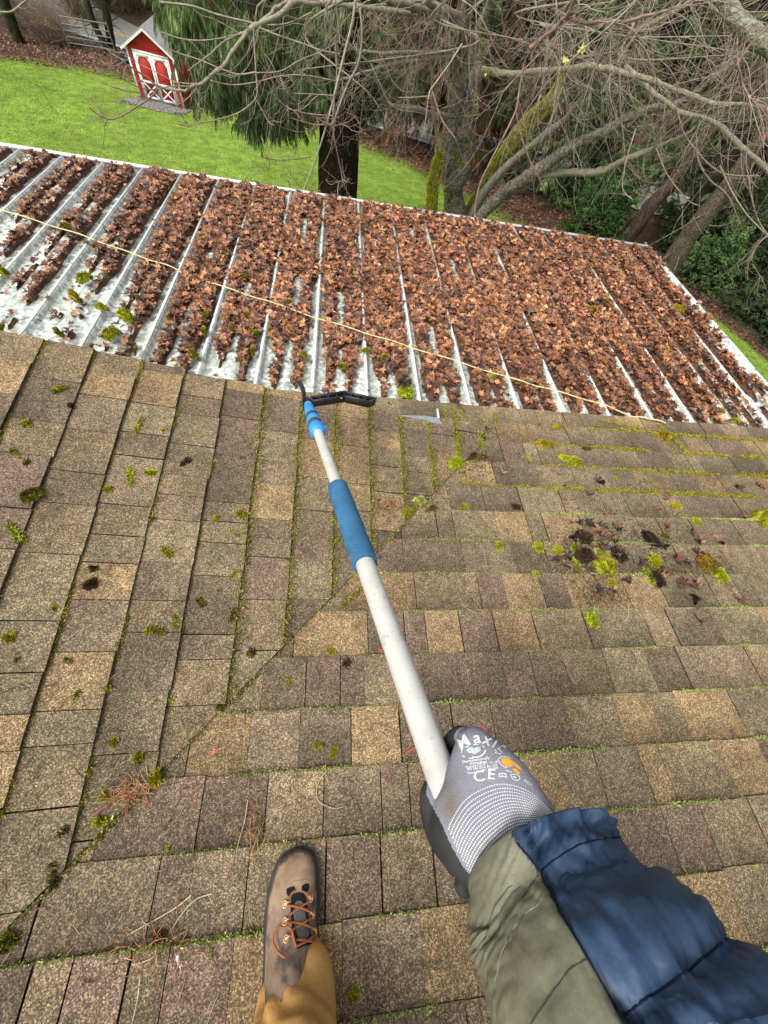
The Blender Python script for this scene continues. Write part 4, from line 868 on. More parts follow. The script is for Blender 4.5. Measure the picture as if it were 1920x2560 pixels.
def decal_fill(poly, name, m, off=.0005, step=1.0, bvh=None, parent=None, col=(.6, .6, .6)):
    poly = np.array(poly, float); mn, mx = poly.min(0), poly.max(0); bvh = bvh or HB_
    gx = np.arange(mn[0], mx[0]+step, step); gy = np.arange(mn[1], mx[1]+step, step)
    idx = {}; V_ = []; F_ = []
    def inside(x_, y_):
        c = False; n_ = len(poly)
        for i in range(n_):
            a, b = poly[i-1], poly[i]
            if (a[1] > y_) != (b[1] > y_) and x_ < (b[0]-a[0])*(y_-a[1])/(b[1]-a[1])+a[0]: c = not c
        return c
    def vert(i, j):
        if (i, j) not in idx:
            h = hit(bvh, gx[i], gy[j], off); idx[(i, j)] = -1 if h is None else len(V_)
            if h is not None: V_.append(h[0])
        return idx[(i, j)]
    for i in range(len(gx)-1):
        for j in range(len(gy)-1):
            if inside(gx[i]+step/2, gy[j]+step/2):
                f = [vert(i, j), vert(i+1, j), vert(i+1, j+1), vert(i, j+1)]
                if min(f) >= 0: F_.append(f)
    if F_: mb = MB(); mb.add(np.array(V_), np.array(F_), col); return mb.build(name, m, parent or person, True)
oval = [(1184+30*math.cos(a), 1879+17*math.sin(a)-.12*30*math.cos(a)) for a in np.linspace(0, 2*np.pi, 17)[:-1]]
for k in range(0, 16, 2): decal_line([oval[k], oval[(k+1) % 16]], 2.2, 'emblem_ring')
decal_fill([(1166, 1876), (1170, 1870), (1179, 1868), (1186, 1871), (1194, 1867), (1201, 1870), (1201, 1877), (1190, 1885), (1181, 1884), (1171, 1882)], 'heart_emblem', mat('pale_print', .7, .3, base=(.45, .53, .53), var=[(900, .6, 1.2, 2)]))
decal_line([(1180, 1893), (1195, 1893), (1208, 1886), (1212, 1878)], 3, 'emblem_hand')
decal_fill([(1252, 1897), (1262, 1894), (1276, 1899), (1288, 1908), (1284, 1913), (1272, 1919), (1262, 1914), (1254, 1906)], 'orange_emblem', M_ORANGE)
decal_fill([(1286, 1906), (1300, 1918), (1304, 1927), (1297, 1924), (1282, 1911)], 'orange_emblem', M_ORANGE); decal_fill([(1279, 1921), (1290, 1922), (1301, 1933), (1296, 1937), (1287, 1931)], 'orange_emblem', M_ORANGE)
decal_line([(1276, 1897), (1262, 1892), (1248, 1895), (1247, 1904), (1256, 1915), (1268, 1920)], 2, 'emblem_ring')
decal_line([(1264, 1926), (1280, 1931)], 2, 'emblem_ring')
for x_ in (1247, 1254): decal_line([(x_, 1934), (x_+1, 1941), (x_+3, 1943)], 2, 'book_mark')
decal_line([(1246, 1936), (1256, 1933), (1266, 1936)], 2, 'book_mark'); decal_line([(1247, 1942), (1258, 1941), (1267, 1944)], 2, 'book_mark'); decal_line([(1262, 1934), (1266, 1943)], 2, 'book_mark')
decal_line([(1276, 1937), (1290, 1936), (1299, 1944), (1294, 1951), (1282, 1948), (1276, 1937)], 2, 'round_mark'); decal_line([(1282, 1941), (1290, 1945)], 3, 'round_mark')
decal_text('KNOT', 1318, 1958, 9, -38, 'small_print', bold=.02)
decal_line([(1236, 1874), (1241, 1880), (1237, 1882), (1246, 1884), (1253, 1886)], 1.8, 'small_print'); decal_line([(1243, 1871), (1250, 1877), (1255, 1883)], 1.8, 'small_print')

# --- sleeve
sp = [((1196, 2216), (1540, 2066)), ((1188, 2262), (1566, 2098)), ((1183, 2310), (1598, 2146)), ((1186, 2372), (1650, 2216)), ((1205, 2440), (1745, 2312)), ((1228, 2505), (1812, 2376)), ((1250, 2565), (1890, 2462)), ((1300, 2680), (2040, 2610)), ((1420, 2900), (2330, 2880))]
dep = [.400, .392, .384, .370, .350, .330, .308, .275, .24]
SEAM = np.array([(1262, 2060), (1290, 2105), (1347, 2177), (1406, 2291), (1471, 2395), (1520, 2489), (1562, 2558), (1640, 2700), (1720, 2860), (1800, 3100)], float)
QS = [[(1352, 2177), (1400, 2140), (1460, 2108), (1545, 2093), (1600, 2092)], [(1560, 2538), (1625, 2490), (1700, 2440), (1750, 2400), (1800, 2360), (1830, 2335)], [(1205, 2372), (1250, 2320), (1300, 2250), (1347, 2187)], [(1300, 2600), (1370, 2500), (1420, 2430), (1470, 2396)]]
def pdist(Q, line):
    d = np.full(len(Q), 1e9)
    for a_, b_ in zip(line[:-1], line[1:]):
        a_ = np.array(a_, float); b_ = np.array(b_, float); t_ = np.clip(((Q-a_)@(b_-a_))/((b_-a_)@(b_-a_)), 0, 1); d = np.minimum(d, np.linalg.norm(Q-a_-t_[:, None]*(b_-a_), axis=1))
    return d
def sl_disp(u, th, P):
    Q = np.array([proj(p_)[:2] for p_ in P]); c_ = np.cos(th); s_ = np.sin(th); frnt = s_ > -.25
    navy = Q[:, 0] > np.interp(Q[:, 1], SEAM[:, 1], SEAM[:, 0])
    d = -.0030*np.exp(-(pdist(Q, SEAM)/7)**2)*frnt; pk = 0
    for k_, q_ in enumerate(QS):
        dd = pdist(Q, q_); side_ok = navy if k_ < 2 else ~navy; e_ = frnt*(.35+.65*side_ok)*side_ok
        d = d-(.0100 if k_ < 2 else .0040)*np.exp(-(dd/15)**2)*e_-.010*np.exp(-(dd/60)**2)*e_*(k_ < 2); pk = pk+np.exp(-(dd/42)**2)*e_*(1-np.exp(-(dd/9)**2))
    wr = fbm(P[:, 0]*1.0+P[:, 2]*.6, P[:, 1]-P[:, 2]*.5, 3, 15, 2)-.5
    al = Q[:, 0]*.0062+Q[:, 1]*.0030; ac = Q[:, 1]*.0062-Q[:, 0]*.0042       # folds running across the sleeve
    w2 = fbm(al*1.2, ac*3.0, 8, 1.0, 3)-.5; w3 = fbm(al*2.4, ac*7.0, 5, 1.0, 2)-.5
    rg1 = (1-np.abs(2*fbm(al*1.6+3, ac*2.2, 11, 1.3, 2)-1))**3; rg2 = (1-np.abs(2*fbm(al*2.2, ac*1.3+al, 14, 2.2, 2)-1))**4
    pucker = .0022*np.sin(Q[:, 0]*.33+Q[:, 1]*.24+5*fbm(P[:, 0], P[:, 1], 2, 20))*pk
    gather = .0035*np.sin(th*13+2*u)*np.exp(-(u/.05)**2)
    return d+.007*wr+.008*w2*(.3+.7*navy)-.0042*rg1*(.4+.6*navy)-.0020*rg2+.001*w3*navy+pucker+gather*navy+.006
ring, th, cs = sil_loft(sp, dep, [.82, .85, .88, .9, .9, .9, .9, .9, .9], 240, 16, sl_disp)
tz = cs[0]-cs[2]; tz /= np.linalg.norm(tz)
for i_ in range(34): ring[i_] = cs[i_]+(ring[i_]-cs[i_])*(1+.14*(1-i_/34)*np.clip(np.sin(th), 0, 1))[:, None]
for i_ in range(26): ring[i_] += tz*(.030*np.clip(np.sin(th), 0, 1)*(1-i_/26)**1.4)[:, None]
# the mouth is turned in and closed down towards the wrist
n_r = len(ring); tz = cs[1]-cs[0]; tz /= np.linalg.norm(tz)
lip = [cs[0]+tz*.030+(ring[3]-cs[3])*.72, cs[0]+tz*.004+(ring[0]-cs[0])*.86, cs[0]-tz*.001+(ring[0]-cs[0])*.96]
ring = np.concatenate([np.array(lip), ring]); U = np.concatenate([[0, 0, 0], np.linspace(0, 1, n_r)])
bth = []
for rg in ring:
    Q = np.array([proj(p_)[:2] for p_ in rg]); k_ = [i for i in range(len(th)) if th[i] < np.pi and Q[i, 0] > np.interp(Q[i, 1], SEAM[:, 1], SEAM[:, 0])]; bth.append(th[max(k_)] if k_ else 2.0)
bth = np.convolve(np.pad(bth, 3, 'edge'), np.ones(7)/7, 'valid')[:, None]; TH = th[None, :]+0*bth
navy = (TH < bth) | (TH > bth+np.pi*1.05)
colr = np.where(navy[..., None], np.array([.026, .056, .112]), np.array([.150, .150, .098]))
colr = np.where((np.abs(TH-bth) < .018)[..., None], np.array([.006, .010, .025]), colr)
mb = MB(); mb.add(ring.reshape(-1, 3), ring_faces(*ring.shape[:2]), colr.reshape(-1, 3)); slv = mb.build('sleeve', M_NAVY, person, True)
SB_ = BVHTree.FromPolygons([Vector(v) for v in ring.reshape(-1, 3)], [tuple(int(i) for i in f) for f in ring_faces(*ring.shape[:2])])
M_THR = mat('navy_thread', .7, .2, base=(.004, .008, .022)); M_THO = mat('olive_thread', .7, .2, base=(.05, .05, .03))
for k_, q_ in enumerate(QS[:4]):
    P = [hit(SB_, *p_[:2], .0002) for p_ in smooth_pts([(*c_, 0) for c_ in q_], 10)]; P = [p_[0] for p_ in P if p_ is not None]
    if len(P) > 3: mb = MB(); mb.tube(P, .0007 if k_ < 2 else .0004, 5, (.02,)*3, False); mb.build('quilt_seam', M_THR if k_ < 2 else M_THO, person)
P = [hit(SB_, *p_[:2], .0004) for p_ in smooth_pts([(x_, y_, 0) for x_, y_ in SEAM[1:8]], 10)]; P = [p_[0] for p_ in P if p_ is not None]
if len(P) > 3: mb = MB(); mb.tube(P, .0008, 5, (.02,)*3, False); mb.build('sleeve_seam', M_THR, person)

# --- boot
bT = onA(750, 2112, .012); bM = onA(733, 2290, .045); by = bT-bM; by[2] = 0; by /= np.linalg.norm(by); by = by-NA*by.dot(NA); by /= np.linalg.norm(by); bx = np.cross(by, NA); TO = onA(750, 2112, .0)-by*.004
def bw(x_, y_, z_): return TO+bx*x_+by*y_+NA*z_
secs = [(-.002, .012, .020, .030), (-.008, .030, .020, .038), (-.022, .043, .020, .049), (-.05, .0510, .020, .059), (-.08, .0545, .020, .066), (-.11, .0555, .020, .074), (-.14, .0550, .020, .086), (-.17, .0525, .020, .100), (-.20, .0495, .020, .116), (-.225, .0475, .020, .130), (-.25, .0465, .020, .150), (-.275, .0440, .020, .160), (-.295, .037, .020, .160), (-.308, .022, .020, .150)]
cl_x = [0, -.001, -.003, -.004, -.004, -.003, 0, .002, .003, .003, .003, .003, .003, .003]
secs_i = smooth_pts([(a, b, d) for a, b, c, d in secs], 3); clx = np.interp(np.linspace(0, 1, len(secs_i)), np.linspace(0, 1, len(cl_x)), cl_x)
m_ = 40; ring = []; cols = []
for (y_, hw, zt_), cx_ in zip(secs_i, clx):
    th = np.linspace(0, 2*np.pi, m_, endpoint=False); c_, s_ = np.cos(th), np.sin(th); ex = np.interp(y_, [-.3, -.15, 0], [.75, .8, .85])
    xx = np.sign(c_)*np.abs(c_)**ex*hw*(1-.18*np.clip(s_, 0, 1)**3*(y_ < -.1)); zb = .016; zz = np.where(s_ > 0, zb+(zt_-zb)*np.abs(s_)**.85*.62+(zt_-zb)*.38*(1-np.abs(c_)**2.6), zb-.010*np.abs(s_))
    crease = -.0018*np.exp(-((y_+.118+.1*xx)/.004)**2)-.0015*np.exp(-((y_+.095-.12*xx)/.0035)**2)
    ring.append([bw(a+cx_, y_, b+(cr_ if b > .05 else 0)) for a, b, cr_ in zip(xx, zz, crease)])
    base_ = np.array([.255, .175, .112]); dark = np.array([.055, .050, .045]); heel = np.array([.050, .049, .047])
    cc = []
    for a, b in zip(xx, zz):
        k = base_.copy()
        if y_ < -.085+.35*abs(a)*(-1 if y_ > -.2 else 0): k = np.array([.180, .125, .085])
        if y_ < -.205 and a < 0: k = heel
        if b < .036: k = dark if b < .026 else dark*1.3
        cc.append(k)
    cols.append(cc)
ring = np.array(ring); cols = np.array(cols)
mb = MB(); F4 = ring_faces(*ring.shape[:2]); mb.add(ring.reshape(-1, 3), F4, cols.reshape(-1, 3)); mb.poly(ring[0], (.1, .08, .06)); mb.poly(ring[-1][::-1], (.1, .08, .06))
boot = mb.build('boot', M_BOOT, person, True)
BB = BVHTree.FromPolygons([Vector(v) for v in ring.reshape(-1, 3)], [tuple(int(i) for i in f) for f in F4])
so = []
for zz in (-.001, .010, .0165, .0185):
    so.append([bw(a_*1.0, y_, zz) for a_, y_ in [(math.copysign(np.interp(-yy, -secs_i[:, 0], secs_i[:, 1])*1.0+.0045, sg)+np.interp(-yy, -secs_i[:, 0], clx), yy+(.006 if k_ == 0 else 0)) for sg, seq in ((-1, secs_i[::-1, 0]), (1, secs_i[:, 0])) for k_, yy in enumerate(seq)]])
so = np.array(so); mb = MB(); mb.add(so.reshape(-1, 3), ring_faces(*so.shape[:2]), (.03,)*3); mb.poly(so[0][::-1], (.03,)*3); mb.poly(so[-1], (.03,)*3); mb.build('sole', M_RUBB, person)
Bx = lambda x_, y_: (600+x_*.2306, 2050+y_*.2306)
def bfill(pts, name, m, off): return decal_fill([Bx(*p) for p in pts], name, m, off, 1.2, BB)
bfill([(505, 750), (545, 725), (590, 720), (598, 760), (560, 830), (525, 830), (503, 800)], 'mesh_inset', M_TONG, .0006)
bfill([(668, 720), (700, 690), (745, 690), (752, 725), (735, 775), (700, 785), (668, 765)], 'mesh_inset', M_TONG, .0006)
bfill([(552, 850), (580, 800), (635, 782), (690, 790), (720, 850), (735, 1000), (750, 1150), (770, 1250), (780, 1340), (620, 1400), (590, 1300), (560, 1200), (548, 1000)], 'tongue_edge', M_TONG, .0006)
bfill([(590, 910), (620, 875), (660, 875), (685, 910), (700, 1000), (720, 1100), (745, 1200), (740, 1260), (700, 1290), (640, 1290), (605, 1220), (590, 1110), (578, 1010)], 'tongue_pad', mat('tongue_leather', .7, .3, base=(.085, .078, .075), var=[(40, .8, 1.2, 3)]), .0018)
def btube(pts, r_, name, m, lift=.002, sides=6):
    P = []
    for p in smooth_pts([(*Bx(*p[:2]), p[2] if len(p) > 2 else 0) for p in pts], 4):
        h = hit(BB, p[0], p[1], lift+p[2])
        if h is not None: P.append(h[0])
    if len(P) > 2: mb = MB(); mb.tube(P, r_, sides, (.4, .12, .04)); return mb.build(name, m, person, True)
lr = .0022
for seg in ([(525, 860), (560, 800), (598, 765)], [(668, 768), (700, 785), (732, 805)], [(520, 925), (640, 945), (770, 1002)], [(748, 880), (640, 950), (522, 1045)], [(522, 1105), (660, 1120), (785, 1178)], [(770, 1060), (660, 1130), (556, 1205)], [(575, 1305), (680, 1302), (790, 1318)], [(805, 1245), (720, 1310), (600, 1375)],
            [(600, 1380, .002), (575, 1270, .006), (540, 1190, .008), (490, 1165, .010), (430, 1195, .010), (395, 1270, .009), (405, 1370, .007), (440, 1450, .006), (488, 1500, .004)], [(815, 1340, .002), (855, 1290, .006), (872, 1235, .004)]): btube(seg, lr, 'lace', M_LACE)
for (x_, y_) in ((490, 915), (490, 1100), (500, 1290), (765, 850), (790, 1030), (815, 1210)):
    sg = -1 if x_ < 640 else 1; h = hit(BB, *Bx(x_, y_), .002)
    if h is None: continue
    P, nn = h; a = np.cross(nn, (0, 1, 0)); a /= np.linalg.norm(a); b = np.cross(nn, a)
    mb = MB(); t_ = np.linspace(0, 2*np.pi, 14); cpt = P-a*0
    mb.tube([cpt+a*.0046*math.cos(q_)+b*.0056*math.sin(q_) for q_ in t_], .0014, 6, (.8, .4, .2), False); mb.build('lace_hook', M_BRASS, person, True)
    mb = MB(); mb.tube([P-nn*.001, P+nn*.0012], .0026, 10, (.7, .7, .65)); mb.build('rivet', M_WHITE, person)
    h2 = hit(BB, *Bx(x_-sg*38, y_-28), .002)
    if h2 is not None: mb = MB(); mb.tube([P, (P+h2[0])/2+nn*.004, h2[0]+nn*.002], .0022, 6, (.8, .4, .2)); mb.build('lace_hook', M_BRASS, person, True)
for arc in ([(330, 985), (420, 890), (500, 840), (515, 800)], [(505, 740), (570, 680), (660, 655), (740, 660), (765, 700)], [(345, 1700), (325, 1560), (300, 1400), (330, 1270), (380, 1235)]):
    btube(arc, .00055, 'stitching', mat('tan_thread', .8, .2, base=(.38, .27, .16)) if 'tan_thread' not in bpy.data.materials else bpy.data.materials['tan_thread'], .0004, 4)
P0 = onA(*Bx(880, 1375), .035)
mb = MB(); mb.tube(smooth_pts([P0, P0+[.010, .002, .004], P0+[.022, -.004, .003], P0+[.024, -.009, -.002], P0+[.008, -.008, 0]], 3), lr, 6, (.4, .12, .04)); mb.build('lace_bow', M_LACE, person, True)

# --- trouser leg, cut by the lower edge of the photograph
def tr_disp(u, th, P):
    f1 = fbm(P[:, 0]+.4*P[:, 2], P[:, 2]*1.0+P[:, 1]*.5, 6, 13, 3)-.5; f2 = np.abs(fbm(P[:, 0]*.5+P[:, 2], P[:, 2]-P[:, 0]*.7, 9, 11, 2)-.5)
    r1 = (1-np.abs(2*fbm(P[:, 0]*.8+P[:, 1], P[:, 2]*1.2-P[:, 0]*.4, 21, 9, 2)-1))**4
    return (.040*f1-.022*f2-.017*r1)*np.clip(u*9, .15, 1)+.003*np.sin(th*5+3)*np.exp(-(u/.08)**2)+.005
tp = [((704, 2405), (812, 2378)), ((686, 2430), (822, 2405)), ((664, 2462), (832, 2445)), ((646, 2502), (838, 2492)), ((632, 2546), (846, 2540)), ((612, 2620), (866, 2615)), ((590, 2740), (890, 2735)), ((560, 2960), (930, 2950))]
ring, th, cs = sil_loft(tp, [.835, .815, .79, .765, .74, .70, .65, .585], [1.02, 1.02, 1.0, 1, 1, 1, 1, 1], 72, 9, tr_disp)
tz = cs[1]-cs[0]; tz /= np.linalg.norm(tz)
lip = [cs[0]+tz*.04+(ring[0]-cs[0])*.86, cs[0]+tz*.002+(ring[0]-cs[0])*.94, cs[0]-tz*.001+(ring[0]-cs[0])*.99]
ring = np.concatenate([np.array(lip), ring]); cc = np.array([.43, .235, .080])
mb = MB(); mb.add(ring.reshape(-1, 3), ring_faces(*ring.shape[:2]), cc); mb.build('trouser_leg', M_DUCK, person, True); KNEE = cs[-1]; SLE = None

# --- the rest of the body stands behind the camera, on the second boot
sk = bpy.data.meshes.new('body')
hip = np.array([-.02, -.86, -.42]); kr = KNEE+[0, -.02, .02]
foot2 = np.array([.16, -.98, zA(-.98)+.06])
vs = [hip, hip+[.0, .0, .22], hip+[0, .0, .42], hip+[0, .01, .56], hip+[0, .03, .66], hip+[0, .05, .78],
      hip+[-.10, 0, -.04], kr, hip+[.10, 0, -.06], (hip+[.10, 0, -.06]+foot2)/2+[.02, .08, .03], foot2+[0, 0, .06],
      hip+[-.20, 0, .50], hip+[-.27, -.03, .22], hip+[-.26, .02, -.02], hip+[.20, 0, .50], np.array([.36, -.62, -.10]), atd(1900, 2900, .24)]
es = [(0, 1), (1, 2), (2, 3), (3, 4), (4, 5), (0, 6), (6, 7), (0, 8), (8, 9), (9, 10), (2, 11), (11, 12), (12, 13), (2, 14), (14, 15), (15, 16)]
rad_ = [.17, .16, .17, .07, .085, .075, .10, .075, .10, .08, .06, .08, .065, .05, .08, .075, .055]
sk.from_pydata([tuple(v-WL['person']) for v in vs], es, []); bo = bpy.data.objects.new('body', sk); COL.objects.link(bo); bo.parent = person
bo.modifiers.new('k', 'SKIN'); [setattr(v, 'radius', (r_, r_)) for v, r_ in zip(sk.skin_vertices[0].data, rad_)]; sk.skin_vertices[0].data[0].use_root = True
su = bo.modifiers.new('u', 'SUBSURF'); su.levels = 2; su.render_levels = 2
sk.materials.append(mat('dark_cloth', .9, .1, base=(.022, .045, .10), var=[(10, .8, 1.2, 3)]))
mb = MB(); mb.tube([foot2+by*.14+[0, 0, -.02-SA*.14], foot2+by*.08+[0, 0, -.01-SA*.08], foot2+[0, 0, .0], foot2-by*.09+[0, 0, .005+SA*.09], foot2-by*.13+[0, 0, -.005+SA*.13]], [.025, .046, .05, .05, .03], 16, (.15, .11, .08)); mb.build('boot', M_BOOT, person, True)
# ------------------------------------------------------------------ ground, lawn, road
gx = np.concatenate([np.arange(-120, -40, 4), np.arange(-40, 40, 1.0), np.arange(40, 121, 4)]); gy = np.concatenate([np.arange(-30, 60, 1.0), np.arange(60, 161, 4)])
X, Y = np.meshgrid(gx, gy); mb = MB(); b_ = fbm(X, Y, 12, .35, 3)[..., None]
mb.grid(np.stack([X, Y, T(X, Y)-.02], -1), np.array([.070, .044, .030])*(.7+.6*b_)); tag(mb.build('ground', M_GROUND, smooth=True), kind='structure')
LE = [(-60, 33), (-40, 33), (-18.7, 32.9), (-12.8, 33.6), (-3.5, 32.3), (3.6, 27.4), (6, 23.3), (7.3, 22.2), (9, 20.7), (10.3, 19.3), (13, 17.6), (15.0, 15.7), (15.5, 14.2), (15.95, 12), (16.2, 9.8), (16.4, 7.5), (16.6, 3)]
def yedge(x_): return np.interp(x_, [p[0] for p in LE], [p[1] for p in LE])
xs = np.concatenate([np.arange(-42, 12, .2), np.arange(12, 16.7, .04)]); vv = np.linspace(0, 1, 150); X = np.repeat(xs[None], 150, 0); YE_ = yedge(xs)+1.3*(fbm(xs, xs*0, 3, .7, 3)-.5)*(xs < 13)
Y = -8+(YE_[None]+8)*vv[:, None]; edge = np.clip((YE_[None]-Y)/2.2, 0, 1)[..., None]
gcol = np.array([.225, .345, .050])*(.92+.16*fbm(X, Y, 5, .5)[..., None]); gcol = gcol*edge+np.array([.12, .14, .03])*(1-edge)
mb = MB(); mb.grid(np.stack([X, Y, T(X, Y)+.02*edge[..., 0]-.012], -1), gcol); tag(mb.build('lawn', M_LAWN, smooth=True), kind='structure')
n = 75000; x_ = RNG.uniform(-20, 17, n); y_ = RNG.uniform(7.5, 33, n); k = y_ < yedge(x_)-.2+RNG.normal(0, .4, n); x_, y_ = x_[k], y_[k]; n = len(x_)
P = np.stack([x_, y_, T(x_, y_)], -1); sz = RNG.uniform(.018, .042, n)
gc = np.array([.235, .355, .055])*(RNG.uniform(.6, 1.5, (n, 1))*(.6+.8*fbm(x_, y_, 4, 1.1)[:, None])); dk = RNG.random(n) < .07; gc[dk] = np.array([.10, .16, .03])*RNG.uniform(.6, 1.2, (dk.sum(), 1)); br = RNG.random(n) < np.interp(yedge(x_)-y_, [0, 3, 9], [.5, .12, .02]); gc[br] = (.13, .06, .03)
mb = MB(); mb.scatter(*TT, P, rots(n, .25)*sz[:, None, None], gc); tag(mb.build('grass', M_GRASS), 'short bright green grass tufts covering the sloping lawn', 'grass', kind='stuff')
n = 9000; x_ = RNG.uniform(-24, 20, n); y_ = yedge(x_)+RNG.uniform(-1.5, 4.5, n); P = np.stack([x_, y_, T(x_, y_)+.01], -1)
mb = MB(); mb.scatter(*LT[2], P, rots(n, .4)*RNG.uniform(.06, .11, (n, 1, 1)), LEAFC[RNG.integers(0, 8, n)]*RNG.uniform(.5, 1.0, (n, 1))); tag(mb.build('edge_leaves', M_LEAF), 'red-brown fallen leaves strewn along the far edge of the lawn', 'leaves', kind='stuff')
RA, RB = np.array([-42.0, 55.5]), np.array([46.0, 15.5]); rd = (RB-RA)/np.linalg.norm(RB-RA); rn = np.array([-rd[1], rd[0]]); tt = np.linspace(-15, np.linalg.norm(RB-RA)+20, 110)
def road_strip(name, o1, o2, dz, m, col, dash=None):
    a = RA+rd*tt[:, None]+rn*o1; b = RA+rd*tt[:, None]+rn*o2; n_ = 5; G = np.array([a*(1-u)+b*u for u in np.linspace(0, 1, n_)]).transpose(1, 0, 2)
    mb = MB(); mb.grid(np.concatenate([G, (T(G[..., 0], G[..., 1])+dz)[..., None]], -1), col); return tag(mb.build(name, m), kind='structure')
road_strip('road', -3.3, 3.3, .05, M_ROAD, (.1,)*3); road_strip('road_edge_line', 2.85, 2.97, .056, M_WHITE, (.7, .7, .68)); road_strip('road_edge_line', -2.97, -2.85, .056, M_WHITE, (.7, .7, .68))
for o_ in (.06, -.16): road_strip('road_centre_line', o_, o_+.10, .057, mat('yellow_paint', .6, .3, base=(.55, .36, .05)) if 'yellow_paint' not in bpy.data.materials else bpy.data.materials['yellow_paint'], (.5, .4, .1))

# ------------------------------------------------------------------ garden shed
SC = 10.8/4.2; s0 = ongr(353, 250); s1 = ongr(463, 275); sd_ = s1-s0; wS = np.linalg.norm(sd_[:2]); ang = math.atan2(sd_[1], sd_[0])
shed = thing('garden_shed', s0, 'small red shed with white trimmed double doors on a gravel pad by the lawn', 'shed')
ux = np.array([math.cos(ang), math.sin(ang), 0]); uy = np.array([-math.sin(ang), math.cos(ang), 0]); zb_ = s1[2]-.02
def W(x_, y_, z_): return np.array([s0[0], s0[1], zb_])+ux*x_+uy*y_+np.array([0, 0, z_])
HE, HR, DS = 1.98, 2.62, 2.6
def sbox(x0, x1, y0, y1, z0, z1, name, m, col, parent=shed):
    mb = MB(); mb.box(W((x0+x1)/2, (y0+y1)/2, (z0+z1)/2), ux*(x1-x0)/2, uy*(y1-y0)/2, (0, 0, (z1-z0)/2), col); return mb.build(name, m, parent)
def sprism(pts, y0, y1, name, m, col, parent=shed):
    a = [W(x_, y0, z_) for x_, z_ in pts]; b = [W(x_, y1, z_) for x_, z_ in pts]; mb = MB(); mb.poly(a, col); mb.poly(b[::-1], col); n_ = len(pts)
    for i in range(n_): mb.add([a[i-1], b[i-1], b[i], a[i]], [(0, 1, 2, 3)], col)
    return mb.build(name, m, parent)
sprism([(0, .1), (wS, .1), (wS, HE), (wS/2, HR), (0, HE)], .03, DS, 'wall', M_RED, (.35, .02, .015))
k = 0.0
while k < wS-.01:                   # upright boards of the front
    e_ = min(k+.203, wS); zt0, zt1 = [HE+(HR-HE)*(1-abs(v-wS/2)/(wS/2)) for v in (k, e_)]; pts = [(k+.004, .1), (e_-.004, .1), (e_-.004, zt1)]+([(wS/2, HR)] if k < wS/2 < e_ else [])+[(k+.004, zt0)]
    sprism(pts, .012, .031, 'board', M_RED, (.35, .02, .015)); k = e_
WT = (.86, .86, .85)
sbox(-.03, wS+.03, -.02, DS, -.12, .10, 'skid', M_GREYP, (.05, .05, .05))
sbox(-.012, .075, -.005, .02, .1, HE, 'corner_board', M_PAINT, WT); sbox(wS-.075, wS+.012, -.005, .02, .1, HE, 'corner_board', M_PAINT, WT)
for sg in (0, 1):
    a, b = ((-.18, HE-.13), (wS/2, HR+.06)) if sg == 0 else ((wS/2, HR+.06), (wS+.18, HE-.13))
    sprism([a, b, (b[0], b[1]+.05), (a[0], a[1]+.05)], -.16, DS+.12, 'roof_sheet', mat('grey_roofing', .85, .2, base=(.30, .30, .30), var=[(8, .8, 1.2, 3)]) if 'grey_roofing' not in bpy.data.materials else bpy.data.materials['grey_roofing'], (.2, .2, .2))
    sprism([(a[0], a[1]-.11), (b[0], b[1]-.11), (b[0], b[1]-.002), (a[0], a[1]-.002)], -.155, -.125, 'barge_board', M_PAINT, WT)
sbox(.42-.30, wS-.12, -.008, .010, HE+.02, HE+.04, 'batten', M_RED, (.3, .02, .01))
dx0, dx1, dz0, dz1 = .36, wS-.34, .14, 1.76; mid = (dx0+dx1)/2
for (x0, x1) in ((dx0, mid-.012), (mid+.012, dx1)):
    door = sbox(x0, x1, -.008, .010, dz0, dz1, 'door', M_RED, (.35, .02, .015)); tagd = []
    for (a, b, c, d) in ((x0, x0+.085, dz0, dz1), (x1-.085, x1, dz0, dz1), (x0+.085, x1-.085, dz1-.12, dz1), (x0+.085, x1-.085, dz0, dz0+.09), (x0+.085, x1-.085, .72, .81)):
        mb = MB(); mb.box(W((a+b)/2, -.018, (c+d)/2), ux*(b-a)/2, uy*.009, (0, 0, (d-c)/2), WT); mb.build('trim', M_PAINT, door)
    for (p, q_) in (((x0+.09, .24), (x1-.09, .71)), ((x0+.09, .71), (x1-.09, .24))):
        d = np.array([q_[0]-p[0], q_[1]-p[1]]); nn = np.array([-d[1], d[0]])/np.linalg.norm(d)*.028; y_ = -.0215 if p[1] < .5 else -.0255
        mb = MB(); mb.add([W(p[0]-nn[0], y_, p[1]-nn[1]), W(q_[0]-nn[0], y_, q_[1]-nn[1]), W(q_[0]+nn[0], y_, q_[1]+nn[1]), W(p[0]+nn[0], y_, p[1]+nn[1])], [(0, 1, 2, 3)], WT); mb.build('brace', M_PAINT, door)
    for sg in (0, 1):      # the two cut corners over each upper panel
        cx_ = x0+.085 if sg == 0 else x1-.085; s_ = 1 if sg == 0 else -1; mb = MB(); mb.poly([W(cx_, -.0265, dz1-.12), W(cx_, -.0265, dz1-.30), W(cx_+s_*.13, -.0265, dz1-.12)], WT); mb.build('corner_trim', M_PAINT, door)
sbox(dx0-.07, dx1+.07, -.012, .006, dz1+.005, dz1+.085, 'door_frame', M_PAINT, WT)
sbox(dx0-.07, dx0-.006, -.012, .006, dz0, dz1, 'door_frame', M_PAINT, WT); sbox(dx1+.006, dx1+.07, -.012, .006, dz0, dz1, 'door_frame', M_PAINT, WT)
gp = [ongr(*p) for p in ((330, 262), (345, 250), (470, 284), (468, 290), (440, 290), (395, 285), (360, 278))]; gp = [np.array([p[0], p[1], T(p[0], p[1])+.035]) for p in gp]
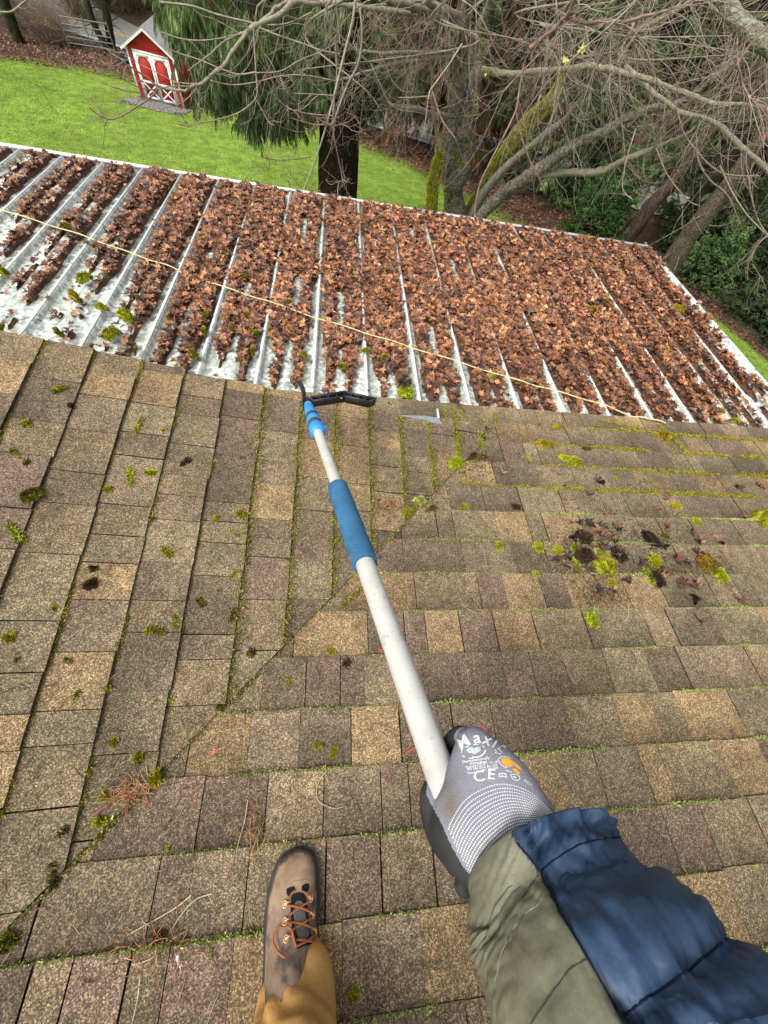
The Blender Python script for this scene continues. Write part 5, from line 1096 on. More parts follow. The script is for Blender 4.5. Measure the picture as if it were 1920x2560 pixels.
c_ = np.mean(gp, 0); mb = MB(); base_ = [c_+(p-c_)*1.08 for p in gp]
R_ = [W(-.5, .0, 0), W(wS+.35, .0, 0), W(wS+.3, -.9, 0), W(1.6, -1.35, 0), W(.6, -1.25, 0), W(-.55, -.8, 0)]; R_ = [np.array([p[0], p[1], T(p[0], p[1])+.04]) for p in R_]
mb.poly(R_, (.30, .28, .26)); tag(mb.build('gravel_pad', M_GRAVEL), 'pale gravel patch in front of the red shed', 'gravel', kind='structure')
n = 1500; u_ = RNG.uniform(-.5, wS+.35, n); v_ = -RNG.uniform(0, 1.3, n)**1.0; P = np.array([W(a, b, 0) for a, b in zip(u_, v_)]); P[:, 2] = T(P[:, 0], P[:, 1])+.03
mb = MB(); mb.scatter(*TT, P, rots(n, 1.2)*RNG.uniform(.03, .06, (n, 1, 1)), np.tile([.34, .32, .30], (n, 1))*RNG.uniform(.5, 1.3, (n, 1))); tag(mb.build('gravel', M_GRAVEL), 'loose gravel stones before the shed doors', 'gravel', kind='stuff')
n = 700; x_ = RNG.uniform(-20, 12, n); y_ = RNG.uniform(9, 32, n); k = y_ < yedge(x_)-.5; x_, y_ = x_[k], y_[k]; n = len(x_)
mb = MB(); mb.scatter(*LT[4], np.stack([x_, y_, T(x_, y_)+.03], -1), rots(n, .5)*RNG.uniform(.03, .06, (n, 1, 1)), LEAFC[RNG.integers(0, 8, n)]*.7); tag(mb.build('lawn_leaves', M_LEAF), 'scattered dark leaves dotting the green lawn', 'leaves', kind='stuff')
# tyre beside the shed
P = ongr(316, 158); P[2] = T(P[0], P[1])+.16
mb = MB(); t_ = np.linspace(0, 2*np.pi, 25); mb.tube([P+np.array([.27*math.cos(a), .27*math.sin(a), 0]) for a in t_], .13, 10, (.02,)*3, False); tyre = tag(mb.build('tyre', M_BLACK, smooth=True), 'old black tyre lying in the leaves behind the red shed', 'tyre')
# farm gate on the far side of the leaf litter
g0, g1 = ongr(176, 122), ongr(292, 140); g0 = np.array([g0[0], g0[1], T(g0[0], g0[1])]); g1 = np.array([g1[0], g1[1], T(g1[0], g1[1])]); gate = thing('farm_gate', (g0+g1)/2, 'grey tubular farm gate standing between the lawn and the road', 'gate'); GM = mat('galvanised_tube', .5, .5, base=(.20, .21, .19), metal=.3)
for h_ in (.25, .5, .75, 1.0, 1.3): mb = MB(); mb.tube([g0+[0, 0, h_], g1+[0, 0, h_]], .028, 8, (.3,)*3); mb.build('rail', GM, gate)
for u in (0, .5, 1): p = g0*(1-u)+g1*u; mb = MB(); mb.tube([p+[0, 0, .1 if u == .5 else -.1], p+[0, 0, 1.4]], .035, 8, (.3,)*3); mb.build('post', GM, gate)

# ------------------------------------------------------------------ vegetation
def spray_template(seed, droop=.8, npair=9, wide=.018):
    r = np.random.default_rng(seed); v = []; f = []; c = []
    def strip(p0, d, L_, w_, dr, shade):
        q0 = np.array(p0); d = np.array(d)/np.linalg.norm(d); s_ = np.cross(d, r.normal(0, 1, 3)); s_ /= np.linalg.norm(s_); p1 = q0+d*L_*.55+[0, 0, -dr*L_*.12]; p2 = q0+d*L_+[0, 0, -dr*L_*.5]; b = len(v)
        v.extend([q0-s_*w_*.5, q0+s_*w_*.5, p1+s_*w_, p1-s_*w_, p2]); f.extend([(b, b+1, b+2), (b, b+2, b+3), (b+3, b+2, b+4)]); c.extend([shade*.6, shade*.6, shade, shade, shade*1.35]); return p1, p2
    main = [np.array([0, 0, 0.0])]; d = np.array([1, 0, 0.0])
    for k in range(6): d = d+[0, 0, -droop*.22]; d /= np.linalg.norm(d); main.append(main[-1]+d*.17)
    for k in range(npair):
        t_ = (k+.5)/npair*5.5; i = int(t_); p = main[i]*(1-(t_-i))+main[i+1]*(t_-i); dd = main[i+1]-main[i]
        for sg in (-1, 1): strip(p, dd/.17*.7+np.array([0, sg*(.8+.3*r.random()), -.25*droop-.3*r.random()*droop]), (.34-.02*k)*r.uniform(.7, 1.2), wide, droop*1.2, r.uniform(.6, 1.3))
    strip(main[3], main[6]-main[3], .55, wide, .3, 1.2); strip(main[0], main[3]-main[0], .5, wide*.8, .1, .6)
    return np.array(v), np.array(f), np.array(c)
CED = [spray_template(s, 1.5, 13, .016) for s in range(4)]; CON = [spray_template(s+10, .7, 9, .030) for s in range(4)]; BSH = [spray_template(s+20, .2, 8, .045) for s in range(3)]
def crown(name, root, zs, rad_at, T_, n_br, n_sp, size, col, col2, droop, mat_=M_FOL, seed=0, ang=None, branches=True, brown=None, bf=0):
    """sprays hung along drooping boughs; root = base of the tree"""
    r = np.random.default_rng(seed); mb = MB(); bb = MB(); P = []; Mx = []; C = []; tid_ = []
    for k in range(n_br):
        z_ = r.uniform(*zs); R_ = rad_at(z_)*r.uniform(.6, 1.1); a = r.uniform(0, 2*np.pi) if ang is None else r.uniform(*ang); d = np.array([math.cos(a), math.sin(a), 0])
        u = np.linspace(0, 1, 9); B = root+np.array([0, 0, z_])+d*(u*R_)[:, None]+np.array([0, 0, 1.0])*(-droop*R_*(u**1.6)+.10*R_*u)[:, None]
        if branches: bb.tube(B, np.linspace(.035, .006, 9), 4, (.05, .035, .025), False)
        shade = r.uniform(.6, 1.25)
        for m_ in range(n_sp):
            t_ = r.uniform(.18, 1)**.75*7.99; i = int(t_); p = B[i]*(1-(t_-i))+B[i+1]*(t_-i)+r.normal(0, .05*size*3, 3)
            yaw = a+r.normal(0, .9); s_ = size*r.uniform(.6, 1.25); cy, sy = math.cos(yaw), math.sin(yaw); pt = r.normal(0, .25); cp_, sp_ = math.cos(pt), math.sin(pt)
            Mx.append(np.array([[cy*cp_, -sy, cy*sp_], [sy*cp_, cy, sy*sp_], [-sp_, 0, cp_]])*s_); P.append(p); tid_.append(r.integers(0, len(T_)))
            mx_ = r.random(); cc_ = np.array(col)*(1-mx_)+np.array(col2)*mx_
            if r.random() < bf: cc_ = np.array(brown)
            C.append(cc_*shade*r.uniform(.75, 1.25))
    P = np.array(P); Mx = np.array(Mx); C = np.array(C); tid_ = np.array(tid_)
    for t_ in range(len(T_)): k = tid_ == t_; mb.scatter(*T_[t_], P[k], Mx[k], C[k])
    return mb, bb
def trunk_mb(path, rads, col=(.06, .045, .035), sides=16, rough_=.08, flare=None):
    P = smooth_pts(path, 5); r_ = np.interp(np.linspace(0, 1, len(P)), np.linspace(0, 1, len(rads)), rads); mb = MB(); mb.tube(P, r_, sides, col)
    v = mb.v[0]; n_ = len(P); vv_ = v.reshape(n_, sides, 3) if len(v) == n_*sides else None
    if vv_ is not None:
        off = vv_-P[:, None, :]; k = 1+rough_*(np.sin(np.arange(sides)*2.3)[None]+.7*np.sin(np.arange(sides)*3.9+np.arange(n_)[:, None]*.6)+RNG.normal(0, .5, (n_, sides)))
        vv_[:] = P[:, None, :]+off*k[..., None]
    return mb
# big cedar behind the porch
cz = 14.0; cb = aty(843, 480, cz); cb = np.array([cb[0], cz, T(cb[0], cz)])
cedar = thing('cedar_tree', cb, 'big cedar with dark straight trunk and drooping green fronds beside the shed', 'tree')
trunk_mb([cb-[0, 0, .2], cb+[0, 0, .5], cb+[0, 0, 3], cb+[.02, 0, 7], cb+[0, .1, 14], cb+[0, .1, 19]], [.80, .60, .56, .50, .30, .08], sides=28, rough_=.05).build('trunk', M_CBARK, cedar, True)
def add_crown(tree, res, bname='limbs'):
    a, b = res
    if b.v: b.build(bname, M_BRANCH if bname == 'limbs' else M_BARK, tree)
    return tag(a.build('crown', M_FOL, tree), kind='stuff')
cr = crown('c', cb, (8.2, 15.0), lambda z_: 5.0-(z_-8)*.25, CED, 110, 34, .62, (.045, .080, .026), (.12, .175, .06), .55, seed=3, brown=(.10, .055, .03), bf=.07)
add_crown(cedar, cr)
# low hanging curtains on the lawn side and towards the shed
cr = MB(); P = []; Mx = []; C = []
for (px_, py_, yy, n_, sp_) in ((452, 105, 16.5, 34, 22), (430, 60, 17, 34, 26), (505, 170, 15.5, 50, 36), (530, 240, 15, 55, 38), (560, 275, 14.5, 45, 30), (612, 335, 14, 22, 10), (650, 320, 14, 45, 25), (700, 330, 14, 50, 35), (740, 310, 13.8, 50, 30), (660, 240, 14, 90, 60), (760, 250, 13.6, 70, 45), (560, 160, 15, 90, 60), (465, 70, 16, 70, 40), (520, 40, 16, 110, 60), (640, 100, 14.6, 110, 80), (760, 120, 14, 90, 70), (900, 300, 15, 60, 50), (940, 230, 15.5, 60, 50), (420, 20, 16.5, 40, 30), (515, 230, 15.5, 35, 22), (820, 60, 14, 60, 60)):
    for k in range(int(n_*1.7)):
        p = aty(px_+RNG.normal(0, sp_*.8), py_+RNG.normal(0, sp_*.5)-45, yy+RNG.normal(0, .6)); yaw = RNG.uniform(0, 6.28); c_, s_ = math.cos(yaw), math.sin(yaw); z_ = RNG.uniform(.30, .75)
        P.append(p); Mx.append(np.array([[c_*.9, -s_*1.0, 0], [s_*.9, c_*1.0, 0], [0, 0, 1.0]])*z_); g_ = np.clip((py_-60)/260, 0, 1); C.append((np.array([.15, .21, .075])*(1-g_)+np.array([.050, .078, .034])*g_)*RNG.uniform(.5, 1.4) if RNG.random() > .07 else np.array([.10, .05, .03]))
P = np.array(P); Mx = np.array(Mx); C = np.array(C); td = RNG.integers(0, 4, len(P))
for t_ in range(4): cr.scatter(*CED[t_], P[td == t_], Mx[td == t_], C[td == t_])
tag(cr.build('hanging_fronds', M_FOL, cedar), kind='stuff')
# rusty cedar to the right, behind the maple
cb2 = np.array([6.0, 29.0, T(6.0, 29)]); ced2 = thing('cedar_tree', cb2, 'cedar with rust brown dead sprays hanging behind the bare maple', 'tree')
trunk_mb([cb2-[0, 0, .2], cb2+[0, 0, 4], cb2+[0, 0, 12], cb2+[0, 0, 18]], [.6, .45, .3, .08]).build('trunk', M_CBARK, ced2, True)
add_crown(ced2, crown('c', cb2, (1.6, 12), lambda z_: 5.6-(z_)*.12, CED, 130, 34, .8, (.026, .050, .018), (.065, .085, .035), .55, seed=8, brown=(.20, .10, .06), bf=.50))
# forest: three kinds of conifer, each copied
def conifer(x_, y_, kind, seed):
    b = np.array([x_, y_, T(x_, y_)])
    nm, lab, c1, c2, T_, sz_, br, bf = [('fir_tree', 'dark green fir', (.026, .052, .018), (.095, .135, .050), CON, .75, (.1, .06, .03), .03), ('cedar_tree', 'olive brown cedar', (.065, .066, .036), (.21, .175, .10), CED, .9, (.14, .09, .05), .35), ('hemlock_tree', 'mid green hemlock', (.034, .062, .022), (.12, .165, .06), CON, .6, (.12, .08, .04), .05)][kind]
    t = thing(nm, b, lab, 'tree'); trunk_mb([b-[0, 0, .3], b+[0, 0, 4], b+[0, 0, 10], b+[0, 0, 14]], [.36, .28, .16, .04]).build('trunk', M_BARK, t, True)
    add_crown(t, crown('c', b, (.8, 13), lambda z_: 3.6-z_*.18, T_, 95, 24, sz_, c1, c2, .32, seed=seed, brown=br, bf=bf)); return t
protos = []
labels_used = {}
def tlabel(x_, y_, kind):
    kd = ['dark green fir', 'olive brown cedar', 'mid green hemlock'][kind]; where = 'beyond the road' if (np.array([x_, y_])-RA).dot(rn) > 3.3 else 'between the lawn edge and the road'
    side = 'far to the left' if x_ < -22 else 'to the left' if x_ < -6 else 'behind the cedar' if x_ < 4 else 'behind the bare maple' if x_ < 14 else 'to the right' if x_ < 24 else 'at the far right'
    near = 'nearer' if y_ < 38 else 'farther' if y_ > 52 else 'middle'
    return f'{kd} {where}, {side}, {near} row'
cand = []
rr_ = np.random.default_rng(5)
for k in range(900):
    x_ = rr_.uniform(-42, 46); y_ = rr_.uniform(8, 74); s_ = (np.array([x_, y_])-RA).dot(rn)
    if y_ < float(yedge(x_))+3.8 and x_ < 18: continue
    if abs(s_) < 5.2: continue
    if s_ < 0 and -30 < x_ < -5: continue                       # the verge in front of the road stays open at the left
    if x_ > 12 and y_ < 17.5 and x_ < 21.5: continue
    if x_ > 17.5 and y_ < 5: continue
    if x_ < 3 and x_ > -14 and y_ < 36.5: continue
    q_ = proj((x_, y_, float(T(x_, y_))+.5))
    if q_[2] > 0 and 1440 < q_[0] < 1600 and 470 < q_[1] < 640 : continue
    if q_[2] > 0 and 1480 < q_[0] < 1760 and 60 < q_[1] < 380 and rr_.random() < .8: continue
    d_ = min([math.hypot(x_-a[0], y_-a[1]) for a in cand] or [99])
    if d_ < (2.6 if y_ < 45 else 3.4): continue
    cand.append((x_, y_))
    if len(cand) > 135: break
for k, (x_, y_) in enumerate(cand):
    kind = k % 3 if x_ > -4 else [1, 1, 0][k % 3]
    if k < 6: t = conifer(x_, y_, k % 3, 40+k); kind = k % 3; protos.append((kind, t))
    else:
        src = [p for p in protos if p[0] == kind][k % 2]; t = copy_tree(src[1], (x_, y_, float(T(x_, y_))-.1), rr_.uniform(0, 6.28), rr_.uniform(.8, 1.2))
    tag(t, tlabel(x_, y_, kind), 'tree', 'trees of the wood beyond the lawn')
# leafy evergreen shrubs at the right edge of the lawn
def shrub(x_, y_, R_, H_, seed, col, col2, lab, grp=None, T_=None, dens=1.0):
    b = np.array([x_, y_, T(x_, y_)]); r = np.random.default_rng(seed); n_ = int(900*R_*dens); d = r.normal(0, 1, (n_, 3)); d[:, 2] = np.abs(d[:, 2]); d /= np.linalg.norm(d, axis=1)[:, None]; rad = r.uniform(.35, 1, n_)**.6
    lump = 1+.35*(fbm(d[:, 0]*2+seed, d[:, 1]*2+d[:, 2]*2, 3, 1.6, 2)-.5)*2
    P = b+d*rad[:, None]*lump[:, None]*np.array([R_, R_, H_]); t = thing('shrub', b, lab, 'shrub', grp); T_ = T_ or BSH; mb = MB(); td = r.integers(0, len(T_), n_)
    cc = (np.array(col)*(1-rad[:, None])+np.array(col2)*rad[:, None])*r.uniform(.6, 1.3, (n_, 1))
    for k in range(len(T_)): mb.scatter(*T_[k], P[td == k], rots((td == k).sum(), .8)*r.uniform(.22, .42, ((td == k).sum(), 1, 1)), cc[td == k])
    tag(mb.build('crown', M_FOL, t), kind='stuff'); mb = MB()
    for k in range(5): a = k*1.3; mb.tube([b-[0, 0, .1], b+[.25*R_*math.cos(a), .25*R_*math.sin(a), .4*H_], b+[.6*R_*math.cos(a), .6*R_*math.sin(a), .8*H_]], [.05, .035, .01], 5, (.06, .045, .03))
    mb.build('stems', M_BARK, t); return t
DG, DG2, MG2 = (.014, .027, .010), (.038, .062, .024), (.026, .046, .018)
for (px_, py_, R_, H_, c_, lab) in ((1470, 590, 1.5, 3.6, (DG, (.05, .12, .025)), 'dense green holly bush at the corner of the lawn'), (1420, 500, 1.3, 2.4, (DG, DG2), 'dark bush just left of the gap showing the road'), (1745, 705, 1.3, 2.2, (MG2, (.075, .14, .04)), 'leafy green shrub right of the smooth leaning trunk'), (1835, 700, 1.5, 3.0, (DG, DG2), 'tall dark shrub behind the leafy one at the right'), (1870, 790, 1.2, 2.2, (DG, (.05, .08, .03)), 'dark shrub next above the lawn strip at the right'), (1960, 860, 1.3, 2.0, (DG, (.05, .075, .03)), 'low dark shrub cut by the right edge above the lawn strip'), (1700, 640, 1.4, 2.6, (DG, DG2), 'dark shrub directly behind the smooth trunk'), (1980, 720, 1.8, 3.2, (MG2, DG2), 'shrub at the very right edge')):
    p = ongr(px_, py_); shrub(p[0], p[1], R_, H_, int(px_), *c_, lab)
# bare brushwood: tangles of twigs
def bare_bush(b, R_, H_, n_, col, seed, w_=.010):
    r = np.random.default_rng(seed); mb = MB()
    for k in range(n_):
        a = r.uniform(0, 6.28); t_ = r.uniform(.1, 1); d = np.array([math.cos(a)*t_*R_, math.sin(a)*t_*R_, H_*r.uniform(.5, 1.1)]); p0 = b+np.array([r.normal(0, .15*R_), r.normal(0, .15*R_), 0]); c_ = r.normal(0, .18*R_, 3)
        P = smooth_pts([p0, p0+d*.35+c_, p0+d*.75+c_*1.2+r.normal(0, .1, 3), p0+d+r.normal(0, .2, 3)+[0, 0, -.2*R_*r.random()]], 3); mb.tube(P, np.linspace(w_, w_*.3, len(P)), 3, np.array(col)*r.uniform(.5, 1.3), False)
        for m_ in range(4):
            i = r.integers(2, len(P)-1); e_ = P[i]+r.normal(0, .35, 3)+[0, 0, .1]; mb.tube([P[i], (P[i]+e_)/2+r.normal(0, .06, 3), e_], [w_*.5, w_*.4, w_*.2], 3, np.array(col)*r.uniform(.6, 1.4), False)
    return mb
bpro = []
for k, (px_, py_, R_, H_, c_) in enumerate(((60, 70, 2.0, 2.4, (.15, .12, .08)), (120, 100, 1.8, 1.6, (.17, .13, .09)), (200, 50, 2.4, 3.6, (.15, .11, .07)), (260, 20, 2.4, 4.4, (.14, .10, .06)), (320, 20, 2.6, 4.4, (.13, .10, .06)), (20, 20, 2.2, 3.6, (.10, .10, .06)), (370, 10, 2.4, 4.6, (.12, .10, .06)), (150, 110, 1.2, 1.3, (.2, .15, .1)), (1560, 430, 2.6, 4.2, (.26, .19, .13)), (1640, 330, 3.0, 4.0, (.30, .24, .14)), (1720, 250, 3, 4.4, (.28, .22, .14)), (1250, 330, 2.6, 4.6, (.26, .17, .12)), (1080, 300, 2.2, 4.4, (.24, .15, .10)), (1340, 230, 2.8, 5, (.26, .18, .12)), (1850, 420, 2.6, 4.2, (.24, .19, .12)), (1180, 200, 2.8, 5, (.24, .16, .11)), (980, 120, 2.6, 5, (.22, .14, .09)))):
    p = ongr(px_, py_); b = np.array([p[0], p[1], T(p[0], p[1])]); mb = bare_bush(b, R_, H_, 230, np.array(c_)*1.35, k, .012)
    where = ('on the left verge '+('left of' if px_ < 176 else 'behind')+' the farm gate'+(', taller' if H_ > 3 else ', low')) if px_ < 400 else 'in the thicket behind the bare maple' if px_ < 1400 else ('in the thicket at the right, '+('upper' if py_ < 340 else 'lower')+' part')
    tag(mb.build('bare_bush', M_BRANCH), 'tangle of bare brown twigs '+where, 'bush', 'bare bushes in front of the wood')
# glimpse of a pale clearing with yellow leaves between the trees on the right
p = ongr(1640, 230); cb3 = []
for k in range(700):
    q_ = ongr(1640+RNG.normal(0, 60), 240+RNG.normal(0, 55)); cb3.append([q_[0], q_[1], T(q_[0], q_[1])+RNG.uniform(0, 1.0)])
mb = MB(); n = len(cb3); mb.scatter(*BSH[0], np.array(cb3), rots(n, .7)*RNG.uniform(.5, .9, (n, 1, 1)), np.array([[.26, .34, .12], [.20, .30, .09], [.45, .30, .08]])[RNG.integers(0, 3, n)]); tag(mb.build('undergrowth', M_FOL), 'pale yellow-green undergrowth in a gap between the trees on the right', 'undergrowth', kind='stuff')
# leaning and straight trunks at the right
def lone_trunk(pts, yy, rpx, col, lab, m=M_BARK, grow=0):
    P = [aty(a, b, yy) for a, b in pts]; base_ = P[0].copy(); dz = T(base_[0], yy)-base_[2]; d = (P[0]-P[1]); d /= abs(d[2]); foot = P[0]+d*abs(dz); P = [foot]+P; sc_ = [abs((ROT@p)[2])/F for p in P]
    t = thing('tree', foot, lab, 'tree'); rr__ = [r_*s_ for r_, s_ in zip([rpx[0]*1.1]+list(rpx), sc_)]; trunk_mb(P, rr__, col, 14, .10).build('trunk', m, t, True)
    mb = MB()
    for k in range(14): u = RNG.uniform(.3, 1); i = min(int(u*(len(P)-1)), len(P)-2); b = P[i]*(1-(u*(len(P)-1)-i))+P[i+1]*(u*(len(P)-1)-i); e_ = b+RNG.normal(0, .9, 3); mb.tube(smooth_pts([b, (b+e_)/2+RNG.normal(0, .1, 3), e_], 3), np.linspace(.03, .006, 7), 4, col, False)
    mb.build('dead_branches', M_BRANCH, t); return t
lone_trunk([(1530, 640), (1600, 550), (1640, 500), (1710, 420), (1790, 310), (1870, 200), (1990, 40)], 19.0, [20, 18, 16, 14, 12, 10, 8], (.075, .052, .042), 'crooked red-brown trunk leaning right between the maple and the smooth trunk')
lone_trunk([(1655, 690), (1710, 605), (1760, 540), (1807, 480), (1880, 380), (1990, 230)], 13.5, [23, 22, 21, 19, 17, 14], (.105, .085, .065), 'smooth grey-brown trunk rising past the corner of the porch roof')
lone_trunk([(262, 110), (235, 60), (215, 0), (195, -60)], 38, [7, 7, 8, 8], (.05, .05, .025), 'dark mossy trunk leaning left behind the shed')
lone_trunk([(275, 90), (268, 40), (258, -10), (250, -70)], 38.5, [9, 9, 10, 10], (.045, .045, .025), 'thick dark mossy trunk behind the farm gate')
lone_trunk([(30, 60), (15, 20), (0, -30)], 36, [12, 12, 12], (.04, .045, .025), 'dark trunk at the top left corner before the road')

# ------------------------------------------------------------------ bare maple: moss and lichen covered limbs, long curved twigs
mp = []
def P3(l): return np.array([aty(a, b, y_) for a, b, y_ in l])
mb_root = np.array([2.75, 9.5, T(2.75, 9.5)])
maple = thing('maple_tree', mb_root, 'bare maple with mossy forked trunk spreading grey lichened branches over the porch', 'tree')
DEPTH = lambda P: abs((ROT@P)[2])/F
GB, MO, LI, TW, RT = (.18, .155, .13), (.13, .14, .016), (.235, .21, .155), (.30, .235, .19), (.22, .14, .12)
TIP = []; SRC = []
def limb(l, rpx, col, name='limb', sides=10, moss=0, k=0, build=True):
    P = smooth_pts(P3(l), 5); P[1:] += np.stack([np.convolve(RNG.normal(0, 1, len(P)-1), np.ones(3)/3, 'same') for _ in range(3)], 1)*(.013 if rpx[0] < 12 else .008); r_ = np.interp(np.linspace(0, 1, len(P)), np.linspace(0, 1, len(rpx)), rpx)*np.array([DEPTH(p) for p in P])
    mb = MB(); mb.tube(P, r_, sides, col); v = mb.v[0].reshape(len(P), sides, 3); off = v-P[:, None]; v[:] = P[:, None]+off*(1+RNG.normal(0, .10, (len(P), sides, 1))+.08*np.sin(np.arange(len(P))*.8)[:, None, None])
    o = mb.build(name, M_BARK if rpx[0] > 12 else M_BRANCH, maple, True)
    SRC.append((P, r_))
    if moss: mossy(P, r_, moss)
    return P
MOSSY = MB()
def mossy(P, r_, amount, side_=None):
    n_ = int(len(P)*r_.mean()*6000*amount); i = RNG.uniform(0, len(P)-1.01, n_); j = i.astype(int); c = P[j]*(1-(i-j))[:, None]+P[j+1]*(i-j)[:, None]; d = RNG.normal(0, 1, (n_, 3)); t = P[j+1]-P[j]; t /= np.linalg.norm(t, axis=1)[:, None]; d -= t*(d*t).sum(1)[:, None]; d /= np.linalg.norm(d, axis=1)[:, None]
    g_ = fbm(i*.5, np.arctan2(d[:, 0], d[:, 2])*1.2, 4, 1.0, 2); k = g_ > (1-amount)*.75+.06; c, d, t, j = c[k], d[k], t[k], j[k]; n_ = len(c)
    if n_ == 0: return
    a = np.cross(d, t); sz = RNG.uniform(.008, .020, n_); Mx = np.stack([a, t, d*1.1], -1)*sz[:, None, None]
    MOSSY.scatter(*TT, c+d*r_[j][:, None]*.93, Mx, np.array([MG['green'], MG['bright'], MG['bright']])[RNG.integers(0, 3, n_)]*RNG.uniform(.7, 1.4, (n_, 1)))
limb([(1128, 900, 9.5), (1133, 640, 9.5), (1138, 545, 9.5), (1132, 470, 9.5), (1150, 400, 9.5), (1152, 330, 9.5), (1172, 250, 9.5), (1185, 170, 9.6), (1215, 105, 9.7)], [32, 30, 27, 25, 30, 28, 24, 22, 18], (.16, .14, .12), 'trunk', 20, .42)
limb([(1120, 420, 9.5), (1128, 330, 9.4), (1142, 230, 9.3), (1152, 150, 9.2), (1160, 60, 9.0), (1180, -60, 8.8)], [20, 18, 16, 15, 13, 10], GB, 'limb', 14)
limb([(1160, 190, 9.3), (1185, 110, 9.1), (1205, 60, 9), (1225, 0, 8.9), (1240, -70, 8.8)], [15, 14, 11, 9, 8], LI, 'limb', 12)
limb([(1070, 900, 9.0), (1074, 620, 9.0), (1076, 540, 9.0), (1084, 460, 9.0), (1100, 375, 9.0)], [20, 18, 16, 15, 9], (.14, .13, .04), 'limb', 14, 1.0)
limb([(1102, 385, 9.0), (1092, 330, 9.0), (1082, 290, 8.9), (1080, 200, 8.8), (1072, 120, 8.7)], [5, 5, 4, 3.5, 3], LI)
limb([(1135, 620, 9.6), (1170, 545, 9.6), (1215, 460, 9.7), (1265, 380, 9.8), (1320, 310, 9.9), (1370, 260, 10), (1395, 215, 10), (1402, 170, 10)], [18, 17, 15, 18, 19, 15, 10, 5], (.14, .13, .04), 'limb', 14, 1.0)
limb([(1140, 640, 9.4), (1180, 540, 9.3), (1240, 445, 9.1), (1330, 365, 8.8), (1400, 310, 8.5), (1460, 240, 8.2), (1500, 180, 8.0)], [11, 11, 10, 9, 8, 6, 4], GB, 'limb', 10, .12)
limb([(1130, 660, 9.3), (1190, 555, 9.1), (1265, 478, 8.9), (1350, 420, 8.6), (1440, 360, 8.3), (1520, 325, 8.1), (1560, 300, 8.0), (1640, 270, 7.8), (1700, 258, 7.6), (1780, 200, 7.4), (1870, 130, 7.2), (1960, 60, 7)], [14, 14, 14, 13, 12, 11, 10, 8, 7, 8, 7, 5], GB, 'limb', 12, .10)
limb([(1350, 440, 8.6), (1420, 432, 8.4), (1500, 428, 8.2), (1560, 402, 8.0), (1640, 370, 7.8), (1720, 330, 7.6), (1760, 300, 7.5)], [7, 8, 8, 7, 5, 3.5, 2], LI)
limb([(1120, 60, 9), (1060, 30, 8.6), (1000, 8, 8.2), (900, -20, 7.8)], [11, 9, 7, 5], GB)
limb([(1162, 60, 9.0), (1110, 26, 8.6), (1060, -4, 8.3)], [12, 9, 7], GB)
limb([(1150, 110, 9.3), (1115, 75, 9.1), (1060, 45, 8.8), (1000, 35, 8.5), (930, 22, 8.2), (870, 14, 8), (800, 10, 7.8)], [7, 7, 7, 6, 5, 4, 3], LI)
limb([(1155, 135, 9.3), (1080, 130, 9.0), (1000, 135, 8.8), (910, 128, 8.6)], [5, 4.5, 4, 3], GB)
limb([(1155, 135, 9.3), (1080, 145, 9.0), (990, 158, 8.8), (900, 185, 8.6), (850, 200, 8.4)], [5, 4.5, 4, 3, 2], LI)
limb([(1128, 300, 9.5), (1090, 285, 9.3), (1040, 275, 9.1), (990, 268, 8.9), (965, 250, 8.8), (950, 210, 8.7), (930, 195, 8.6), (900, 180, 8.5)], [7, 6, 6, 5.5, 5, 4, 3, 2], GB)
limb([(1205, 175, 9.3), (1280, 184, 9.0), (1360, 180, 8.6), (1440, 168, 8.2), (1520, 172, 7.8), (1600, 195, 7.4), (1690, 225, 7.1), (1770, 255, 6.9), (1850, 262, 6.7), (1960, 275, 6.5)], [7, 6.5, 6, 6, 6, 5.5, 5, 5, 4, 3], LI)
limb([(1560, 165, 8), (1640, 235, 7.7), (1700, 275, 7.5), (1780, 300, 7.2), (1850, 365, 7), (1900, 410, 6.8), (1960, 480, 6.6)], [5, 5, 4.5, 5, 6, 5, 4], LI)
limb([(1770, -60, 6.5), (1830, 30, 6.2), (1880, 85, 6.0), (1960, 150, 5.8)], [15, 17, 17, 15], (.22, .22, .16), 'limb', 12)
limb([(1910, 90, 6.2), (1905, 160, 6.1), (1925, 240, 6.0)], [6, 5, 4], GB)
limb([(740, 3, 6.6), (690, 35, 6.5), (638, 66, 6.4), (596, 105, 6.3), (557, 157, 6.2), (520, 196, 6.1), (499, 211, 6.1), (460, 224, 6.0), (400, 217, 6.0), (345, 180, 5.9), (300, 150, 5.8), (262, 118, 5.8)], [6, 5.6, 5.2, 4.6, 4.2, 4, 3.4, 3, 2.2, 1.8, 1.4, 1], LI, 'limb', 8)
limb([(900, -20, 7), (820, 10, 6.9), (740, 3, 6.7), (690, 15, 6.6), (660, 45, 6.5), (600, 85, 6.5), (540, 120, 6.4), (470, 180, 6.3)], [5, 5, 5, 4, 3, 2.5, 2, 1], LI)
for a, b, c_, d in ((1400, 60, 1500, 45), (1410, 40, 1380, -60)): pass
limb([(1325, 120, 6.2), (1370, 85, 6.1), (1410, 50, 6.0), (1440, -10, 5.9)], [5, 5, 4.5, 5], RT)
limb([(1420, 45, 6.0), (1480, 55, 5.9), (1560, 52, 5.8), (1640, 32, 5.7), (1720, 5, 5.6), (1800, -30, 5.5)], [3.5, 3.6, 3.6, 3.2, 2.8, 2.4], RT)
limb([(1360, 100, 6.2), (1400, 130, 6.1), (1450, 142, 6.0), (1510, 130, 5.9), (1560, 100, 5.8), (1620, 50, 5.7)], [3.5, 3.2, 3.0, 3, 2.6, 2], RT)
